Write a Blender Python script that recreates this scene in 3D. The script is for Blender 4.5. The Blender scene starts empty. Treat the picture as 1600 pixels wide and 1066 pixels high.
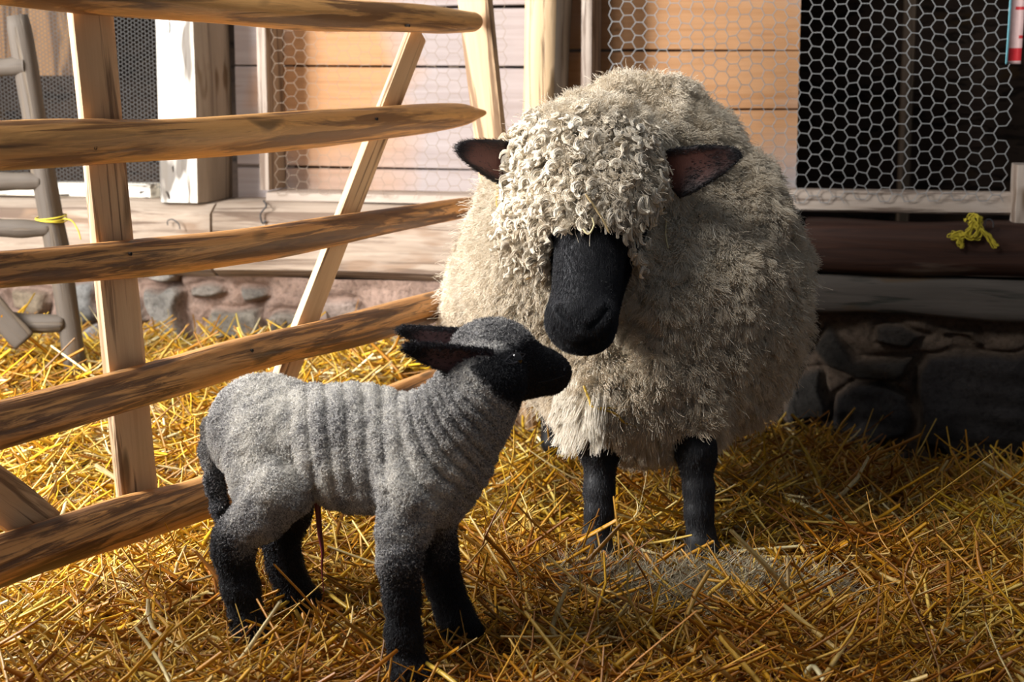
import bpy, math, random
import numpy as np
from mathutils import Vector, Matrix
from mathutils.kdtree import KDTree
from mathutils.bvhtree import BVHTree

# ------------------------------------------------------------------ camera, light, exposure
SC = bpy.context.scene
COL = SC.collection
F = 2600.0                       # focal length in pixels of the 1600x1066 frame
HC = 0.85                        # camera height
PITCH = math.radians(9.35)
cam_d = bpy.data.cameras.new('camera')
cam = bpy.data.objects.new('camera', cam_d)
COL.objects.link(cam)
cam_d.sensor_width = 36.0
cam_d.lens = F / 1600.0 * 36.0
cam_d.clip_start = 0.05
cam.location = (0, 0, HC)
cam.rotation_euler = (math.pi / 2 - PITCH, 0, 0)
cam_d.dof.use_dof = True
cam_d.dof.focus_distance = 2.62
cam_d.dof.aperture_fstop = 6.3
SC.camera = cam

SC.view_settings.view_transform = 'Standard'
SC.view_settings.look = 'None'
SC.view_settings.gamma = 1.0
SC.view_settings.use_curve_mapping = False
SC.view_settings.exposure = 0.15

world = bpy.data.worlds.new('world')
SC.world = world
world.use_nodes = True
bgn = world.node_tree.nodes['Background']
bgn.inputs['Color'].default_value = (0.75, 0.85, 1.0, 1)
bgn.inputs['Strength'].default_value = 0.125


def area(name, loc, target, sx, sy, power, col, spread=180):
    l = bpy.data.lights.new(name, 'AREA')
    l.shape = 'RECTANGLE'
    l.size, l.size_y = sx, sy
    l.energy = power
    l.spread = math.radians(spread)
    l.color = col
    o = bpy.data.objects.new(name, l)
    COL.objects.link(o)
    o.location = loc
    d = Vector(target) - Vector(loc)
    o.rotation_euler = d.to_track_quat('-Z', 'Y').to_euler()
    return o


# daylight through the barn door on the left, and a weaker overhead fill added above the hurdle
area('door_daylight', (-2.25, 2.6, 1.12), (0.0, 3.45, 0.5), 0.9, 1.4, 165, (1.0, 0.99, 0.98), 140)
area('overhead_fill', (-0.95, 1.95, 2.35), (-0.35, 2.85, 0.4), 0.7, 0.7, 31, (1.0, 0.98, 0.95))

SC.cycles.max_bounces = 6
SC.cycles.diffuse_bounces = 3
SC.cycles.glossy_bounces = 2
SC.cycles.transmission_bounces = 2
SC.cycles.transparent_max_bounces = 4
try:
    SC.cycles_curves.shape = 'THICK'
    SC.cycles_curves.subdivisions = 2
except Exception:
    pass

rng = np.random.default_rng(11)

# ------------------------------------------------------------------ pixel -> place helpers
_cp, _sp = math.cos(PITCH), math.sin(PITCH)


def ray(px, py):
    u, v = (px - 800.0) / F, -(py - 533.0) / F
    return np.array([u, _cp + _sp * v, -_sp + _cp * v])


def P(px, py, Y):
    d = ray(px, py)
    t = Y / d[1]
    return np.array([d[0] * t, Y, HC + d[2] * t])


def ground(px, py, z=0.0):
    d = ray(px, py)
    t = (z - HC) / d[2]
    return np.array([d[0] * t, d[1] * t, z])


# back wall frame: u to the right, n towards the camera, z up
W0 = np.array([0.0, 4.004, 0.0])
WU = np.array([0.9772, -0.2121, 0.0])
WN = np.array([-0.2121, -0.9772, 0.0])


def wall_uv(px, py, n=0.0):
    d = ray(px, py)
    o = np.array([0, 0, HC])
    q = W0 + WN * n
    t = ((q - o) @ WN) / (d @ WN)
    p = o + d * t
    return float((p - W0) @ WU), float(p[2])


def wl(u, n, z):
    return W0 + WU * u + WN * n + np.array([0, 0, z])


# hurdle plane (vertical)
HO = np.array([-0.696, 2.26, 0.0])
HD = np.array([0.4288, 0.9034, 0.0])
HN = np.array([0.9034, -0.4288, 0.0])       # towards the camera side (right)


def hp(px, py, n=0.0):
    d = ray(px, py)
    o = np.array([0, 0, HC])
    q = HO + HN * n
    t = ((q - o) @ HN) / (d @ HN)
    return o + d * t


def floor_z(x, y):
    x, y = np.asarray(x, float), np.asarray(y, float)

    def ss(a, b, v):
        t = np.clip((v - a) / (b - a), 0, 1)
        return t * t * (3 - 2 * t)
    hx = HO[0] + (y - HO[1]) * HD[0] / HD[1]           # hurdle line at this y
    left = ss(-0.04, -0.30, x - hx)
    z = 0.15 * ss(2.75, 3.9, y) * left
    z -= 0.02 * ss(3.0, 3.5, y) * (1 - left) * ss(0.3, 0.1, x)
    z -= 0.085 * ss(3.0, 3.75, y) * ss(0.45, 0.95, x)
    z += 0.012 * np.sin(9 * x + 1.3) * np.cos(7.3 * y) + 0.008 * np.sin(21 * x + 5 * y)
    return z


# ------------------------------------------------------------------ object helpers
def tag(o, label=None, cat=None, group=None, kind=None):
    if label: o['label'] = label
    if cat: o['category'] = cat
    if group: o['group'] = group
    if kind: o['kind'] = kind
    return o


def empty(name, loc, label, cat, group=None):
    o = bpy.data.objects.new(name, None)
    COL.objects.link(o)
    o.location = [float(c) for c in loc]
    o.empty_display_size = 0.05
    return tag(o, label, cat, group)


def mesh_obj(name, V, Fc, mat, parent=None, smooth=True, M=None, attrs=None, mats=None, midx=None):
    """V: world coordinates, or local ones with M the world matrix of the object"""
    V = np.asarray(V, dtype=np.float64)
    off = np.zeros(3)
    me = bpy.data.meshes.new(name)
    if M is None:
        if parent is not None:
            off = np.array(parent.matrix_basis.translation)
        else:
            off = V.mean(0) * [1, 1, 0] + [0, 0, V[:, 2].min()]
        V = V - off
    if isinstance(Fc, np.ndarray):
        n, k = Fc.shape
        me.vertices.add(len(V))
        me.vertices.foreach_set('co', V.astype(np.float32).ravel())
        me.loops.add(n * k)
        me.loops.foreach_set('vertex_index', Fc.astype(np.int32).ravel())
        me.polygons.add(n)
        me.polygons.foreach_set('loop_start', np.arange(0, n * k, k, dtype=np.int32))
        try:
            me.polygons.foreach_set('loop_total', np.full(n, k, dtype=np.int32))
        except Exception:
            pass
        me.update(calc_edges=True)
    else:
        me.from_pydata([tuple(v) for v in V], [], [tuple(int(i) for i in f) for f in Fc])
        me.update()
    if smooth:
        me.polygons.foreach_set('use_smooth', np.ones(len(me.polygons), dtype=bool))
    for m in (mats or [mat]):
        me.materials.append(m)
    if midx is not None:
        me.polygons.foreach_set('material_index', np.asarray(midx, dtype=np.int32))
    for an, av in (attrs or {}).items():
        av = np.asarray(av, dtype=np.float32)
        if av.ndim == 2:
            a = me.attributes.new(an, 'FLOAT_COLOR', 'POINT')
            if av.shape[1] == 3:
                av = np.concatenate([av, np.ones((len(av), 1), np.float32)], 1)
            a.data.foreach_set('color', av.ravel())
        else:
            a = me.attributes.new(an, 'FLOAT', 'POINT')
            a.data.foreach_set('value', av)
    o = bpy.data.objects.new(name, me)
    COL.objects.link(o)
    if parent is not None:
        o.parent = parent
    if M is None:
        if parent is None:
            o.location = off
    else:
        MM = Matrix([[float(c) for c in r] for r in M])
        if parent is not None:
            MM = Matrix.Translation(-Vector(parent.matrix_basis.translation)) @ MM
        o.matrix_basis = MM
    return o


# ------------------------------------------------------------------ node helper
class Mat:
    def __init__(s, name, rough=0.8, spec=0.3):
        s.m = bpy.data.materials.new(name)
        s.m.use_nodes = True
        s.nt = s.m.node_tree
        s.b = s.nt.nodes['Principled BSDF']
        s.b.inputs['Roughness'].default_value = rough
        s.b.inputs['Specular IOR Level'].default_value = spec

    def n(s, t, **kw):
        nd = s.nt.nodes.new(t)
        for k, v in kw.items():
            if hasattr(nd, k) and not k.startswith('i_'):
                setattr(nd, k, v)
        return nd

    def put(s, sock, v):
        if hasattr(v, 'is_output'):
            s.nt.links.new(v, sock)
        elif isinstance(v, (tuple, list)) and len(v) == 3 and sock.type == 'RGBA':
            sock.default_value = (*v, 1)
        else:
            sock.default_value = v

    def coord(s, kind='Object', scale=(1, 1, 1), loc=(0, 0, 0)):
        tc = s.n('ShaderNodeTexCoord')
        mp = s.n('ShaderNodeMapping')
        mp.inputs['Scale'].default_value = scale
        mp.inputs['Location'].default_value = loc
        s.put(mp.inputs['Vector'], tc.outputs[kind])
        return mp.outputs['Vector']

    def noise(s, vec, scale, detail=4, rough=0.55, dist=0.0):
        nd = s.n('ShaderNodeTexNoise')
        s.put(nd.inputs['Vector'], vec)
        nd.inputs['Scale'].default_value = scale
        nd.inputs['Detail'].default_value = detail
        nd.inputs['Roughness'].default_value = rough
        nd.inputs['Distortion'].default_value = dist
        return nd.outputs['Fac']

    def ramp(s, fac, stops):
        r = s.n('ShaderNodeValToRGB')
        el = r.color_ramp.elements
        while len(el) < len(stops):
            el.new(0.5)
        for e, (p, c) in zip(el, stops):
            e.position = p
            e.color = (c, c, c, 1) if not isinstance(c, (tuple, list)) else (*c, 1)
        s.put(r.inputs['Fac'], fac)
        return r.outputs['Color']

    def mix(s, fac, a, b, mode='MIX'):
        nd = s.n('ShaderNodeMix')
        nd.data_type = 'RGBA'
        nd.blend_type = mode
        s.put(nd.inputs[0], fac)
        s.put(nd.inputs[6], a)
        s.put(nd.inputs[7], b)
        return nd.outputs[2]

    def math(s, op, a, b=0.0):
        nd = s.n('ShaderNodeMath')
        nd.operation = op
        s.put(nd.inputs[0], a)
        s.put(nd.inputs[1], b)
        return nd.outputs[0]

    def attr(s, name, out='Color'):
        nd = s.n('ShaderNodeAttribute')
        nd.attribute_name = name
        return nd.outputs[out]

    def color(s, c):
        s.put(s.b.inputs['Base Color'], c)
        return s

    def bump(s, h, strength=0.5, dist=0.005):
        nd = s.n('ShaderNodeBump')
        nd.inputs['Strength'].default_value = strength
        nd.inputs['Distance'].default_value = dist
        s.put(nd.inputs['Height'], h)
        s.put(s.b.inputs['Normal'], nd.outputs['Normal'])
        return s


def flat(name, c, rough=0.8, spec=0.3):
    m = Mat(name, rough, spec)
    v = m.coord('Object')
    h = m.noise(v, 60, 3)
    m.color(m.mix(m.ramp(h, [(0.3, 0.0), (0.7, 1.0)]), tuple(x * 0.82 for x in c), c))
    m.bump(h, 0.25, 0.002)
    return m.m


def wood(name, light, mid, dark, streak=0.5, grain=1.0, spots=0.0, rough=0.62, dirt=(0.10, 0.055, 0.02), bark=0.0, pits=False):
    """timber with its grain along the local X axis"""
    m = Mat(name, rough, 0.35)
    v = m.coord('Object', (3.0 * grain, 46 * grain, 46 * grain))
    big = m.noise(m.coord('Object', (2.0, 9, 9)), 1.6, 3)
    g = m.noise(v, 1.0, 6, 0.62, 0.4)
    c = m.ramp(g, [(0.28, mid), (0.52, light), (0.74, mid)])
    c = m.mix(m.ramp(big, [(0.35, 0.0), (0.7, 0.55)]), c, mid)
    st = m.noise(m.coord('Object', (1.6, 30, 30), (3, 1, 2)), 1.0, 5, 0.6, 0.8)
    sm = m.ramp(st, [(0.60 - 0.16 * streak, 0.0), (0.66 - 0.14 * streak, 0.85)])
    c = m.mix(sm, c, dark)
    kn = m.noise(m.coord('Object', (5, 16, 16), (7, 3, 5)), 1.0, 2)
    c = m.mix(m.ramp(kn, [(0.66 - spots * 0.1, 0.0), (0.73 - spots * 0.1, 0.8)]), c, dirt)
    if bark:
        bk = m.noise(m.coord('Object', (4.5, 70, 70), (1, 5, 3)), 1.0, 6, 0.7, 1.2)
        bm = m.noise(m.coord('Object', (2.2, 14, 14), (4, 2, 9)), 1.0, 3, 0.5, 0.5)
        f = m.math('MULTIPLY', m.ramp(bk, [(0.47, 0.0), (0.56, 1.0)]), m.ramp(bm, [(0.40, 0.15), (0.55, 0.95)]))
        c = m.mix(m.math('MULTIPLY', f, bark), c, dark)
    if pits:
        pt = m.noise(m.coord('Object', (16, 44, 44), (2, 7, 4)), 1.0, 1.5, 0.5, 0.6)
        c = m.mix(m.ramp(pt, [(0.655, 0.0), (0.70, 1.0)]), c, (0.03, 0.022, 0.016))
    m.color(c)
    hh = m.math('ADD', g, m.math('MULTIPLY', sm, -0.6))
    m.bump(hh, 0.55, 0.004)
    return m.m


# ------------------------------------------------------------------ timber pieces
def frame_x(A, B, up):
    x = B - A
    L = np.linalg.norm(x)
    x = x / L
    up = np.asarray(up, float)
    z = up - x * (up @ x)
    z /= np.linalg.norm(z)
    y = np.cross(z, x)
    M = np.eye(4)
    M[:3, 0], M[:3, 1], M[:3, 2], M[:3, 3] = x, y, z, A
    return M, L


def stick(name, A, B, ra, rb, up, mat, parent=None, p=2.0, sides=18, segs=16, rough=0.06, bow=0.0, sag=0.0,
          seed=0, taper=None, lump=0.0, end_round=0.0):
    """A timber from A to B. ra, rb = half sizes (y, z) at both ends; p = 2 round ... 8 squared."""
    r = np.random.default_rng(seed + 17)
    M, L = frame_x(np.asarray(A, float), np.asarray(B, float), up)
    t = np.linspace(0, 1, segs + 1)
    ra, rb = np.broadcast_to(ra, 2).astype(float), np.broadcast_to(rb, 2).astype(float)
    th = np.linspace(0, 2 * np.pi, sides, endpoint=False) + np.pi / sides
    c, s = np.cos(th), np.sin(th)
    k = (np.abs(c) ** p + np.abs(s) ** p) ** (-1.0 / p)
    cy, cz = c * k, s * k
    ph = r.uniform(0, 6.28, (8,))
    V = []
    for i, ti in enumerate(t):
        w = ra + (rb - ra) * ti
        if taper is not None:
            w = w * taper(ti)
        if end_round and (i == 0 or i == segs):
            w = w * (1 - end_round)
        oy = bow * math.sin(math.pi * ti) + lump * math.sin(7 * ti + ph[0])
        oz = -sag * math.sin(math.pi * ti) + lump * math.sin(9 * ti + ph[1])
        f = 1 + rough * (np.sin(2 * th + ph[2] + 5 * ti) * 0.5 + np.sin(3 * th + ph[3] - 8 * ti) * 0.4
                         + np.sin(th + ph[4] + 13 * ti) * 0.3 + 0.5 * math.sin(11 * ti + ph[5]))
        V.append(np.stack([np.full(sides, ti * L), oy + cy * w[0] * f, oz + cz * w[1] * f], 1))
    V = np.concatenate(V)
    Fc = []
    for i in range(segs):
        for j in range(sides):
            a, b = i * sides + j, i * sides + (j + 1) % sides
            Fc.append((a, b, b + sides, a + sides))
    Fc.append(tuple(range(sides))[::-1])
    Fc.append(tuple(segs * sides + j for j in range(sides)))
    o = mesh_obj(name, V, Fc, mat, parent, smooth=True, M=M)
    fl = [False] * len(Fc)
    me = o.data
    if p > 4:
        me.polygons.foreach_set('use_smooth', np.array([True] * (len(Fc) - 2) + [False] * 2))
        try:
            me.set_sharp_from_angle(angle=math.radians(50))
        except Exception:
            pass
    else:
        me.polygons[len(Fc) - 1].use_smooth = False
        me.polygons[len(Fc) - 2].use_smooth = False
    return o


def box_u(name, u0, u1, n0, n1, z0, z1, mat, parent=None, rough=0.012, seed=0, vertical=None, p=10, segs=14, lump=0.0):
    """squared timber or board in wall coordinates, grain along its longer side"""
    if vertical is None:
        vertical = (z1 - z0) > (u1 - u0)
    un, nn, zn = (u0 + u1) / 2, (n0 + n1) / 2, (z0 + z1) / 2
    if vertical:
        return stick(name, wl(un, nn, z0), wl(un, nn, z1), ((u1 - u0) / 2, (n1 - n0) / 2),
                     ((u1 - u0) / 2, (n1 - n0) / 2), WN, mat, parent, p=p, sides=24, segs=segs, rough=rough, seed=seed, lump=lump)
    return stick(name, wl(u0, nn, zn), wl(u1, nn, zn), ((n1 - n0) / 2, (z1 - z0) / 2),
                 ((n1 - n0) / 2, (z1 - z0) / 2), (0, 0, 1), mat, parent, p=p, sides=24, segs=segs, rough=rough, seed=seed, lump=lump)


def tubes(paths, rad, sides=4):
    """one mesh from many poly-lines of equal point count K. paths (N,K,3), rad scalar or (N,K)"""
    paths = np.asarray(paths, float)
    N, K, _ = paths.shape
    T = np.gradient(paths, axis=1)
    T /= np.linalg.norm(T, axis=2, keepdims=True) + 1e-12
    ref = np.where(np.abs(T[:, :, 2:3]) > 0.9, np.array([1.0, 0, 0]), np.array([0, 0, 1.0]))
    A = np.cross(T, ref)
    A /= np.linalg.norm(A, axis=2, keepdims=True) + 1e-12
    B = np.cross(T, A)
    rad = np.broadcast_to(np.asarray(rad, float), (N, K))
    th = np.linspace(0, 2 * np.pi, sides, endpoint=False)
    V = paths[:, :, None, :] + rad[:, :, None, None] * (np.cos(th)[None, None, :, None] * A[:, :, None, :]
                                                        + np.sin(th)[None, None, :, None] * B[:, :, None, :])
    i = np.arange(N)[:, None, None]
    j = np.arange(K - 1)[None, :, None]
    k = np.arange(sides)[None, None, :]
    a = (i * K + j) * sides + k
    b = (i * K + j) * sides + (k + 1) % sides
    Fq = np.stack([a, b, b + sides, a + sides], -1).reshape(-1, 4)
    return V.reshape(-1, 3), Fq


def smooth_path(pts, n=24):
    pts = np.asarray(pts, float)
    t = np.linspace(0, len(pts) - 1, n)
    out = []
    for x in t:
        i = min(int(x), len(pts) - 2)
        f = x - i
        p0, p1, p2, p3 = pts[max(i - 1, 0)], pts[i], pts[i + 1], pts[min(i + 2, len(pts) - 1)]
        out.append(0.5 * ((2 * p1) + (-p0 + p2) * f + (2 * p0 - 5 * p1 + 4 * p2 - p3) * f * f
                          + (-p0 + 3 * p1 - 3 * p2 + p3) * f ** 3))
    return np.array(out)

# ------------------------------------------------------------------ materials of the building
M_WHITEPOST = wood('limewashed_timber', (0.86, 0.83, 0.76), (0.72, 0.66, 0.55), (0.10, 0.07, 0.045), 0.0, 0.7, 0.85, 0.8, (0.05, 0.03, 0.018), pits=True)
M_BEAM = wood('pale_beam', (0.46, 0.375, 0.295), (0.31, 0.235, 0.175), (0.13, 0.085, 0.06), 0.35, 0.6, 0.5, 0.9, (0.27, 0.18, 0.12), bark=0.35)
M_RAIL = wood('peeled_pole', (0.70, 0.375, 0.13), (0.58, 0.285, 0.085), (0.13, 0.055, 0.02), 0.25, 1.0, 0.1, 0.5, bark=0.35)
M_RAIL_BARK = wood('pole_with_bark', (0.66, 0.33, 0.11), (0.50, 0.23, 0.07), (0.085, 0.034, 0.013), 0.35, 1.0, 0.2, 0.5, bark=0.9)
M_CLEFT = wood('cleft_timber', (0.62, 0.43, 0.26), (0.50, 0.33, 0.19), (0.15, 0.085, 0.045), 0.25, 0.9, 0.1, 0.7)
M_GREYWOOD = wood('weathered_grey_wood', (0.085, 0.068, 0.052), (0.055, 0.043, 0.033), (0.10, 0.075, 0.05), 0.3, 0.9, 0.1, 0.75)
M_LOG = wood('peeled_log', (0.66, 0.47, 0.28), (0.55, 0.36, 0.19), (0.12, 0.07, 0.04), 0.1, 0.5, 0.45, 0.7)
M_FRAME = wood('frame_board', (0.46, 0.385, 0.325), (0.36, 0.285, 0.225), (0.16, 0.11, 0.08), 0.25, 0.8, 0.3, 0.8)
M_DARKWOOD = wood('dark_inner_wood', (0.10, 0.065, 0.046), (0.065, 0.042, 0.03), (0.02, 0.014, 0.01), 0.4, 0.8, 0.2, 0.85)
M_IRON = flat('iron_wire', (0.05, 0.05, 0.055), 0.55, 0.5)
M_GALV = flat('galvanised_wire', (0.30, 0.30, 0.295), 0.5, 0.5)
M_RUSTY = flat('dull_wire', (0.30, 0.23, 0.17), 0.6, 0.4)
M_DIM = flat('dim_wire', (0.10, 0.095, 0.09), 0.6, 0.4)
M_TWINE = flat('yellow_twine', (0.62, 0.50, 0.05), 0.7, 0.2)


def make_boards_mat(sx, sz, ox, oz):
    """limewashed boards with warm bounced light painted in as an orange patch"""
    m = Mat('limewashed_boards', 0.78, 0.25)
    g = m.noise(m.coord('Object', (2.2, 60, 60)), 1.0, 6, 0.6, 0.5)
    glow_tone = m.ramp(g, [(0.3, (0.38, 0.18, 0.07)), (0.55, (0.47, 0.245, 0.11)), (0.75, (0.34, 0.155, 0.06))])
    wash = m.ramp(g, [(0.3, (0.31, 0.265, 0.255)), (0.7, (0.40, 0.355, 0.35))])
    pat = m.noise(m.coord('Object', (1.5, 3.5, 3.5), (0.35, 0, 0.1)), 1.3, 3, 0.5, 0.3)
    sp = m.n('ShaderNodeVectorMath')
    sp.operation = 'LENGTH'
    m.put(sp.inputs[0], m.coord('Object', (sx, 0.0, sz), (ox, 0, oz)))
    glow_field = m.math('ADD', sp.outputs['Value'], m.math('MULTIPLY', m.math('SUBTRACT', pat, 0.5), 1.5))   # orange patch paints warm bounced light into the colour
    c = m.mix(m.ramp(glow_field, [(0.55, 0.05), (1.0, 0.95)]), glow_tone, wash)
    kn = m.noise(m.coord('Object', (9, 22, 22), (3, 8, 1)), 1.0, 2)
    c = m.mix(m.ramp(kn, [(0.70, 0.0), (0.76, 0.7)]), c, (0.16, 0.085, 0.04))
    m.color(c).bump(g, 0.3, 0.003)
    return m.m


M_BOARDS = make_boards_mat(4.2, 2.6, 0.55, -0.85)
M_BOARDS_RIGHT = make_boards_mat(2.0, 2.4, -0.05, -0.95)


def make_stained_beam():
    m = Mat('dark_stained_beam', 0.72, 0.3)
    g = m.noise(m.coord('Object', (2.5, 40, 40)), 1.0, 6, 0.62, 0.6)
    big = m.noise(m.coord('Object', (1.6, 9, 9), (1, 0, 2)), 1.2, 4, 0.6)
    stain = m.ramp(g, [(0.3, (0.016, 0.007, 0.005)), (0.6, (0.052, 0.021, 0.012)), (0.8, (0.024, 0.011, 0.008))])
    pale = m.ramp(g, [(0.3, (0.16, 0.12, 0.09)), (0.7, (0.24, 0.18, 0.135))])
    c = m.mix(m.ramp(big, [(0.56, 0.0), (0.70, 0.75)]), stain, pale)
    m.color(c).bump(g, 0.6, 0.005)
    return m.m


M_STAINED = make_stained_beam()
M_PALEBARE = wood('weathered_pale_ledge', (0.125, 0.106, 0.09), (0.075, 0.063, 0.053), (0.03, 0.033, 0.026), 0.35, 0.8, 0.3, 0.9)
M_POSTSIDE = wood('shaded_post_side', (0.34, 0.28, 0.22), (0.25, 0.20, 0.15), (0.12, 0.085, 0.06), 0.2, 0.8, 0.2, 0.85)  # darker tone that paints shade on the right-hand sides of posts and battens

# ------------------------------------------------------------------ floor under the straw
gx, gy = np.meshgrid(np.linspace(-2.4, 2.4, 121), np.linspace(0.9, 5.2, 108), indexing='ij')
gz = floor_z(gx, gy) - 0.02
V = np.stack([gx.ravel(), gy.ravel(), gz.ravel()], 1)
i, j = np.meshgrid(np.arange(120), np.arange(107), indexing='ij')
a = (i * 108 + j).ravel()
Fq = np.stack([a, a + 108, a + 109, a + 1], 1)
mm = Mat('trodden_litter', 0.95, 0.1)
nz = mm.noise(mm.coord('Object'), 40, 5, 0.65)
mm.color(mm.ramp(nz, [(0.3, (0.055, 0.028, 0.008)), (0.55, (0.20, 0.105, 0.022)), (0.75, (0.36, 0.22, 0.07))]))
mm.bump(nz, 1.0, 0.02)
tag(mesh_obj('floor', V, Fq, mm.m), kind='structure')

# ------------------------------------------------------------------ stone wall as a relief
STONES = [  # outline in photo pixels, relief in m, stone colour with shade painted into the right-hand ones
    ([(222, 450), (285, 455), (292, 540), (235, 545)], .030, (0.36, 0.33, 0.29)),
    ([(330, 482), (410, 476), (418, 525), (340, 532), (310, 520)], .022, (0.38, 0.34, 0.28)),
    ([(372, 447), (418, 445), (424, 468), (385, 474)], .03, (0.44, 0.40, 0.35)),
    ([(292, 443), (352, 442), (358, 462), (300, 468)], .02, (0.38, 0.33, 0.28)),
    ([(424, 490), (470, 480), (484, 520), (428, 530)], .024, (0.42, 0.37, 0.31)),
    ([(212, 424), (280, 424), (278, 442), (215, 446)], .035, (0.55, 0.50, 0.44)),
    ([(112, 440), (150, 440), (152, 500), (118, 506)], .03, (0.38, 0.37, 0.35)),
    ([(20, 450), (75, 455), (70, 490), (15, 485)], .025, (0.46, 0.36, 0.25)),
    ([(118, 515), (156, 508), (162, 556), (122, 562)], .03, (0.37, 0.35, 0.33)),
    ([(240, 552), (330, 545), (340, 592), (250, 594)], .025, (0.34, 0.31, 0.27)),
    ([(555, 545), (600, 532), (642, 560), (628, 606), (570, 610), (548, 580)], .035, (0.50, 0.44, 0.36)),
    ([(452, 540), (520, 520), (538, 560), (470, 575)], .024, (0.40, 0.35, 0.29)),
    ([(490, 470), (560, 462), (580, 500), (500, 512)], .012, (0.50, 0.39, 0.33)),
    ([(640, 540), (700, 530), (720, 590), (650, 600)], .03, (0.44, 0.38, 0.31)),
    ([(30, 510), (90, 512), (95, 560), (35, 556)], .03, (0.34, 0.31, 0.28)),
    ([(-80, 460), (0, 455), (5, 540), (-80, 545)], .03, (0.34, 0.31, 0.28)),
    ([(160, 450), (212, 448), (222, 500), (168, 505)], .022, (0.42, 0.36, 0.30)),
    ([(340, 545), (430, 540), (435, 590), (350, 600)], .02, (0.38, 0.33, 0.27)),
    ([(1268, 548), (1296, 500), (1335, 560), (1440, 552), (1400, 588), (1335, 602), (1290, 572)], .030, (0.115, 0.10, 0.085)),
    ([(1370, 510), (1410, 503), (1448, 525), (1420, 541), (1370, 532)], .028, (0.12, 0.10, 0.085)),
    ([(1442, 545), (1540, 552), (1640, 545), (1640, 705), (1500, 732), (1440, 690), (1430, 610)], .034, (0.10, 0.088, 0.085)),
    ([(1302, 612), (1370, 592), (1424, 612), (1424, 690), (1330, 702), (1290, 660)], .03, (0.14, 0.125, 0.12)),
    ([(1455, 505), (1530, 510), (1530, 535), (1470, 532)], .018, (0.20, 0.14, 0.09)),
    ([(1222, 584), (1282, 578), (1294, 650), (1232, 662)], .03, (0.13, 0.115, 0.10)),
    ([(1200, 680), (1285, 672), (1320, 722), (1220, 742)], .025, (0.15, 0.13, 0.115)),
    ([(1332, 712), (1420, 702), (1432, 757), (1345, 762)], .04, (0.17, 0.155, 0.14)),
    ([(1450, 745), (1640, 725), (1640, 800), (1462, 790)], .03, (0.12, 0.10, 0.095)),
    ([(1210, 500), (1275, 498), (1262, 545), (1215, 560)], .02, (0.16, 0.14, 0.12)),
]


def poly_sd(px, pz, poly):
    poly = np.asarray(poly)
    d = np.full(px.shape, 1e9)
    ins = np.zeros(px.shape, bool)
    n = len(poly)
    for k in range(n):
        a, b = poly[k], poly[(k + 1) % n]
        e = b - a
        t = np.clip(((px - a[0]) * e[0] + (pz - a[1]) * e[1]) / (e @ e), 0, 1)
        d = np.minimum(d, np.hypot(px - a[0] - e[0] * t, pz - a[1] - e[1] * t))
        c = (a[1] > pz) != (b[1] > pz)
        ins ^= c & (px < (b[0] - a[0]) * (pz - a[1]) / (b[1] - a[1] + 1e-12) + a[0])
    return np.where(ins, -d, d)


def sumsin(x, y, z, freq, seed, n=7):
    r = np.random.default_rng(seed)
    out = 0
    for _ in range(n):
        k = r.normal(size=3)
        k = k / np.linalg.norm(k) * freq * r.uniform(0.6, 1.5)
        out = out + np.sin(x * k[0] + y * k[1] + z * k[2] + r.uniform(0, 6.28))
    return out / math.sqrt(n / 2)


NU, NZ = 520, 150
us, zs = np.linspace(-1.75, 1.75, NU), np.linspace(0, 1, NZ)
UU, ZZ = np.meshgrid(us, zs, indexing='ij')
top = np.where(UU < wall_uv(1250, 420, .05)[0], wall_uv(500, 440, 0.05)[1], wall_uv(1400, 497, .046)[1]) + .002
ZZ = -0.22 + (top + 0.22) * ZZ
H = 0.006 * sumsin(UU, ZZ, 0 * UU, 30, 3) + 0.003 * sumsin(UU, ZZ, 0 * UU, 90, 4)
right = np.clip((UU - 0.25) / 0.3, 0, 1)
mort_l, mort_r = np.array([0.40, 0.275, 0.215]), np.array([0.165, 0.118, 0.085])  # mortar darkens to the right: shade put into its colour
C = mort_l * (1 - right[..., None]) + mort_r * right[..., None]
C = C * (1 + 0.10 * sumsin(UU, ZZ, 0 * UU, 45, 9)[..., None])
rs = np.random.default_rng(5)
for poly, h, col in STONES:
    q = [wall_uv(x, y, 0.0) for x, y in poly]
    wob = 0.006 * sumsin(UU, ZZ, 0 * UU, 60, abs(int(poly[0][0])) + 900)
    sd = poly_sd(UU, ZZ, q) + wob
    t = np.clip(-sd / 0.014, 0, 1)
    t = t * t * (3 - 2 * t)
    tilt = rs.uniform(-.25, .25) * (UU - np.mean([p[0] for p in q])) + rs.uniform(-.2, .1) * (ZZ - np.mean([p[1] for p in q]))
    H = H + t * (h + tilt + 0.006 * sumsin(UU, ZZ, 0 * UU, 40, abs(int(poly[0][1])) + 77)) - 0.012 * np.exp(-(sd / 0.008) ** 2)
    cc = np.array(col) * (.78 if poly[0][0] < 1000 else .50) * (1 + 0.13 * sumsin(UU, ZZ, 0 * UU, 55, abs(int(poly[0][0])) + 7)[..., None])  # extra darkening at right paints the shade onto the stones
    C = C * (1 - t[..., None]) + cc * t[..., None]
V = (W0[None, None] + UU[..., None] * WU + H[..., None] * WN + ZZ[..., None] * np.array([0, 0, 1.0])).reshape(-1, 3)
i, j = np.meshgrid(np.arange(NU - 1), np.arange(NZ - 1), indexing='ij')
a = (i * NZ + j).ravel()
Fq = np.stack([a, a + NZ, a + NZ + 1, a + 1], 1)
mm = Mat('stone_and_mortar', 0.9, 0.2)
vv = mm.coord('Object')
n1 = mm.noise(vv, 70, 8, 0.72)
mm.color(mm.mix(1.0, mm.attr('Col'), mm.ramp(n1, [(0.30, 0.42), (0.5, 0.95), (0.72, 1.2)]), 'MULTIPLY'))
mm.bump(n1, 1.0, 0.014)
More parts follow.
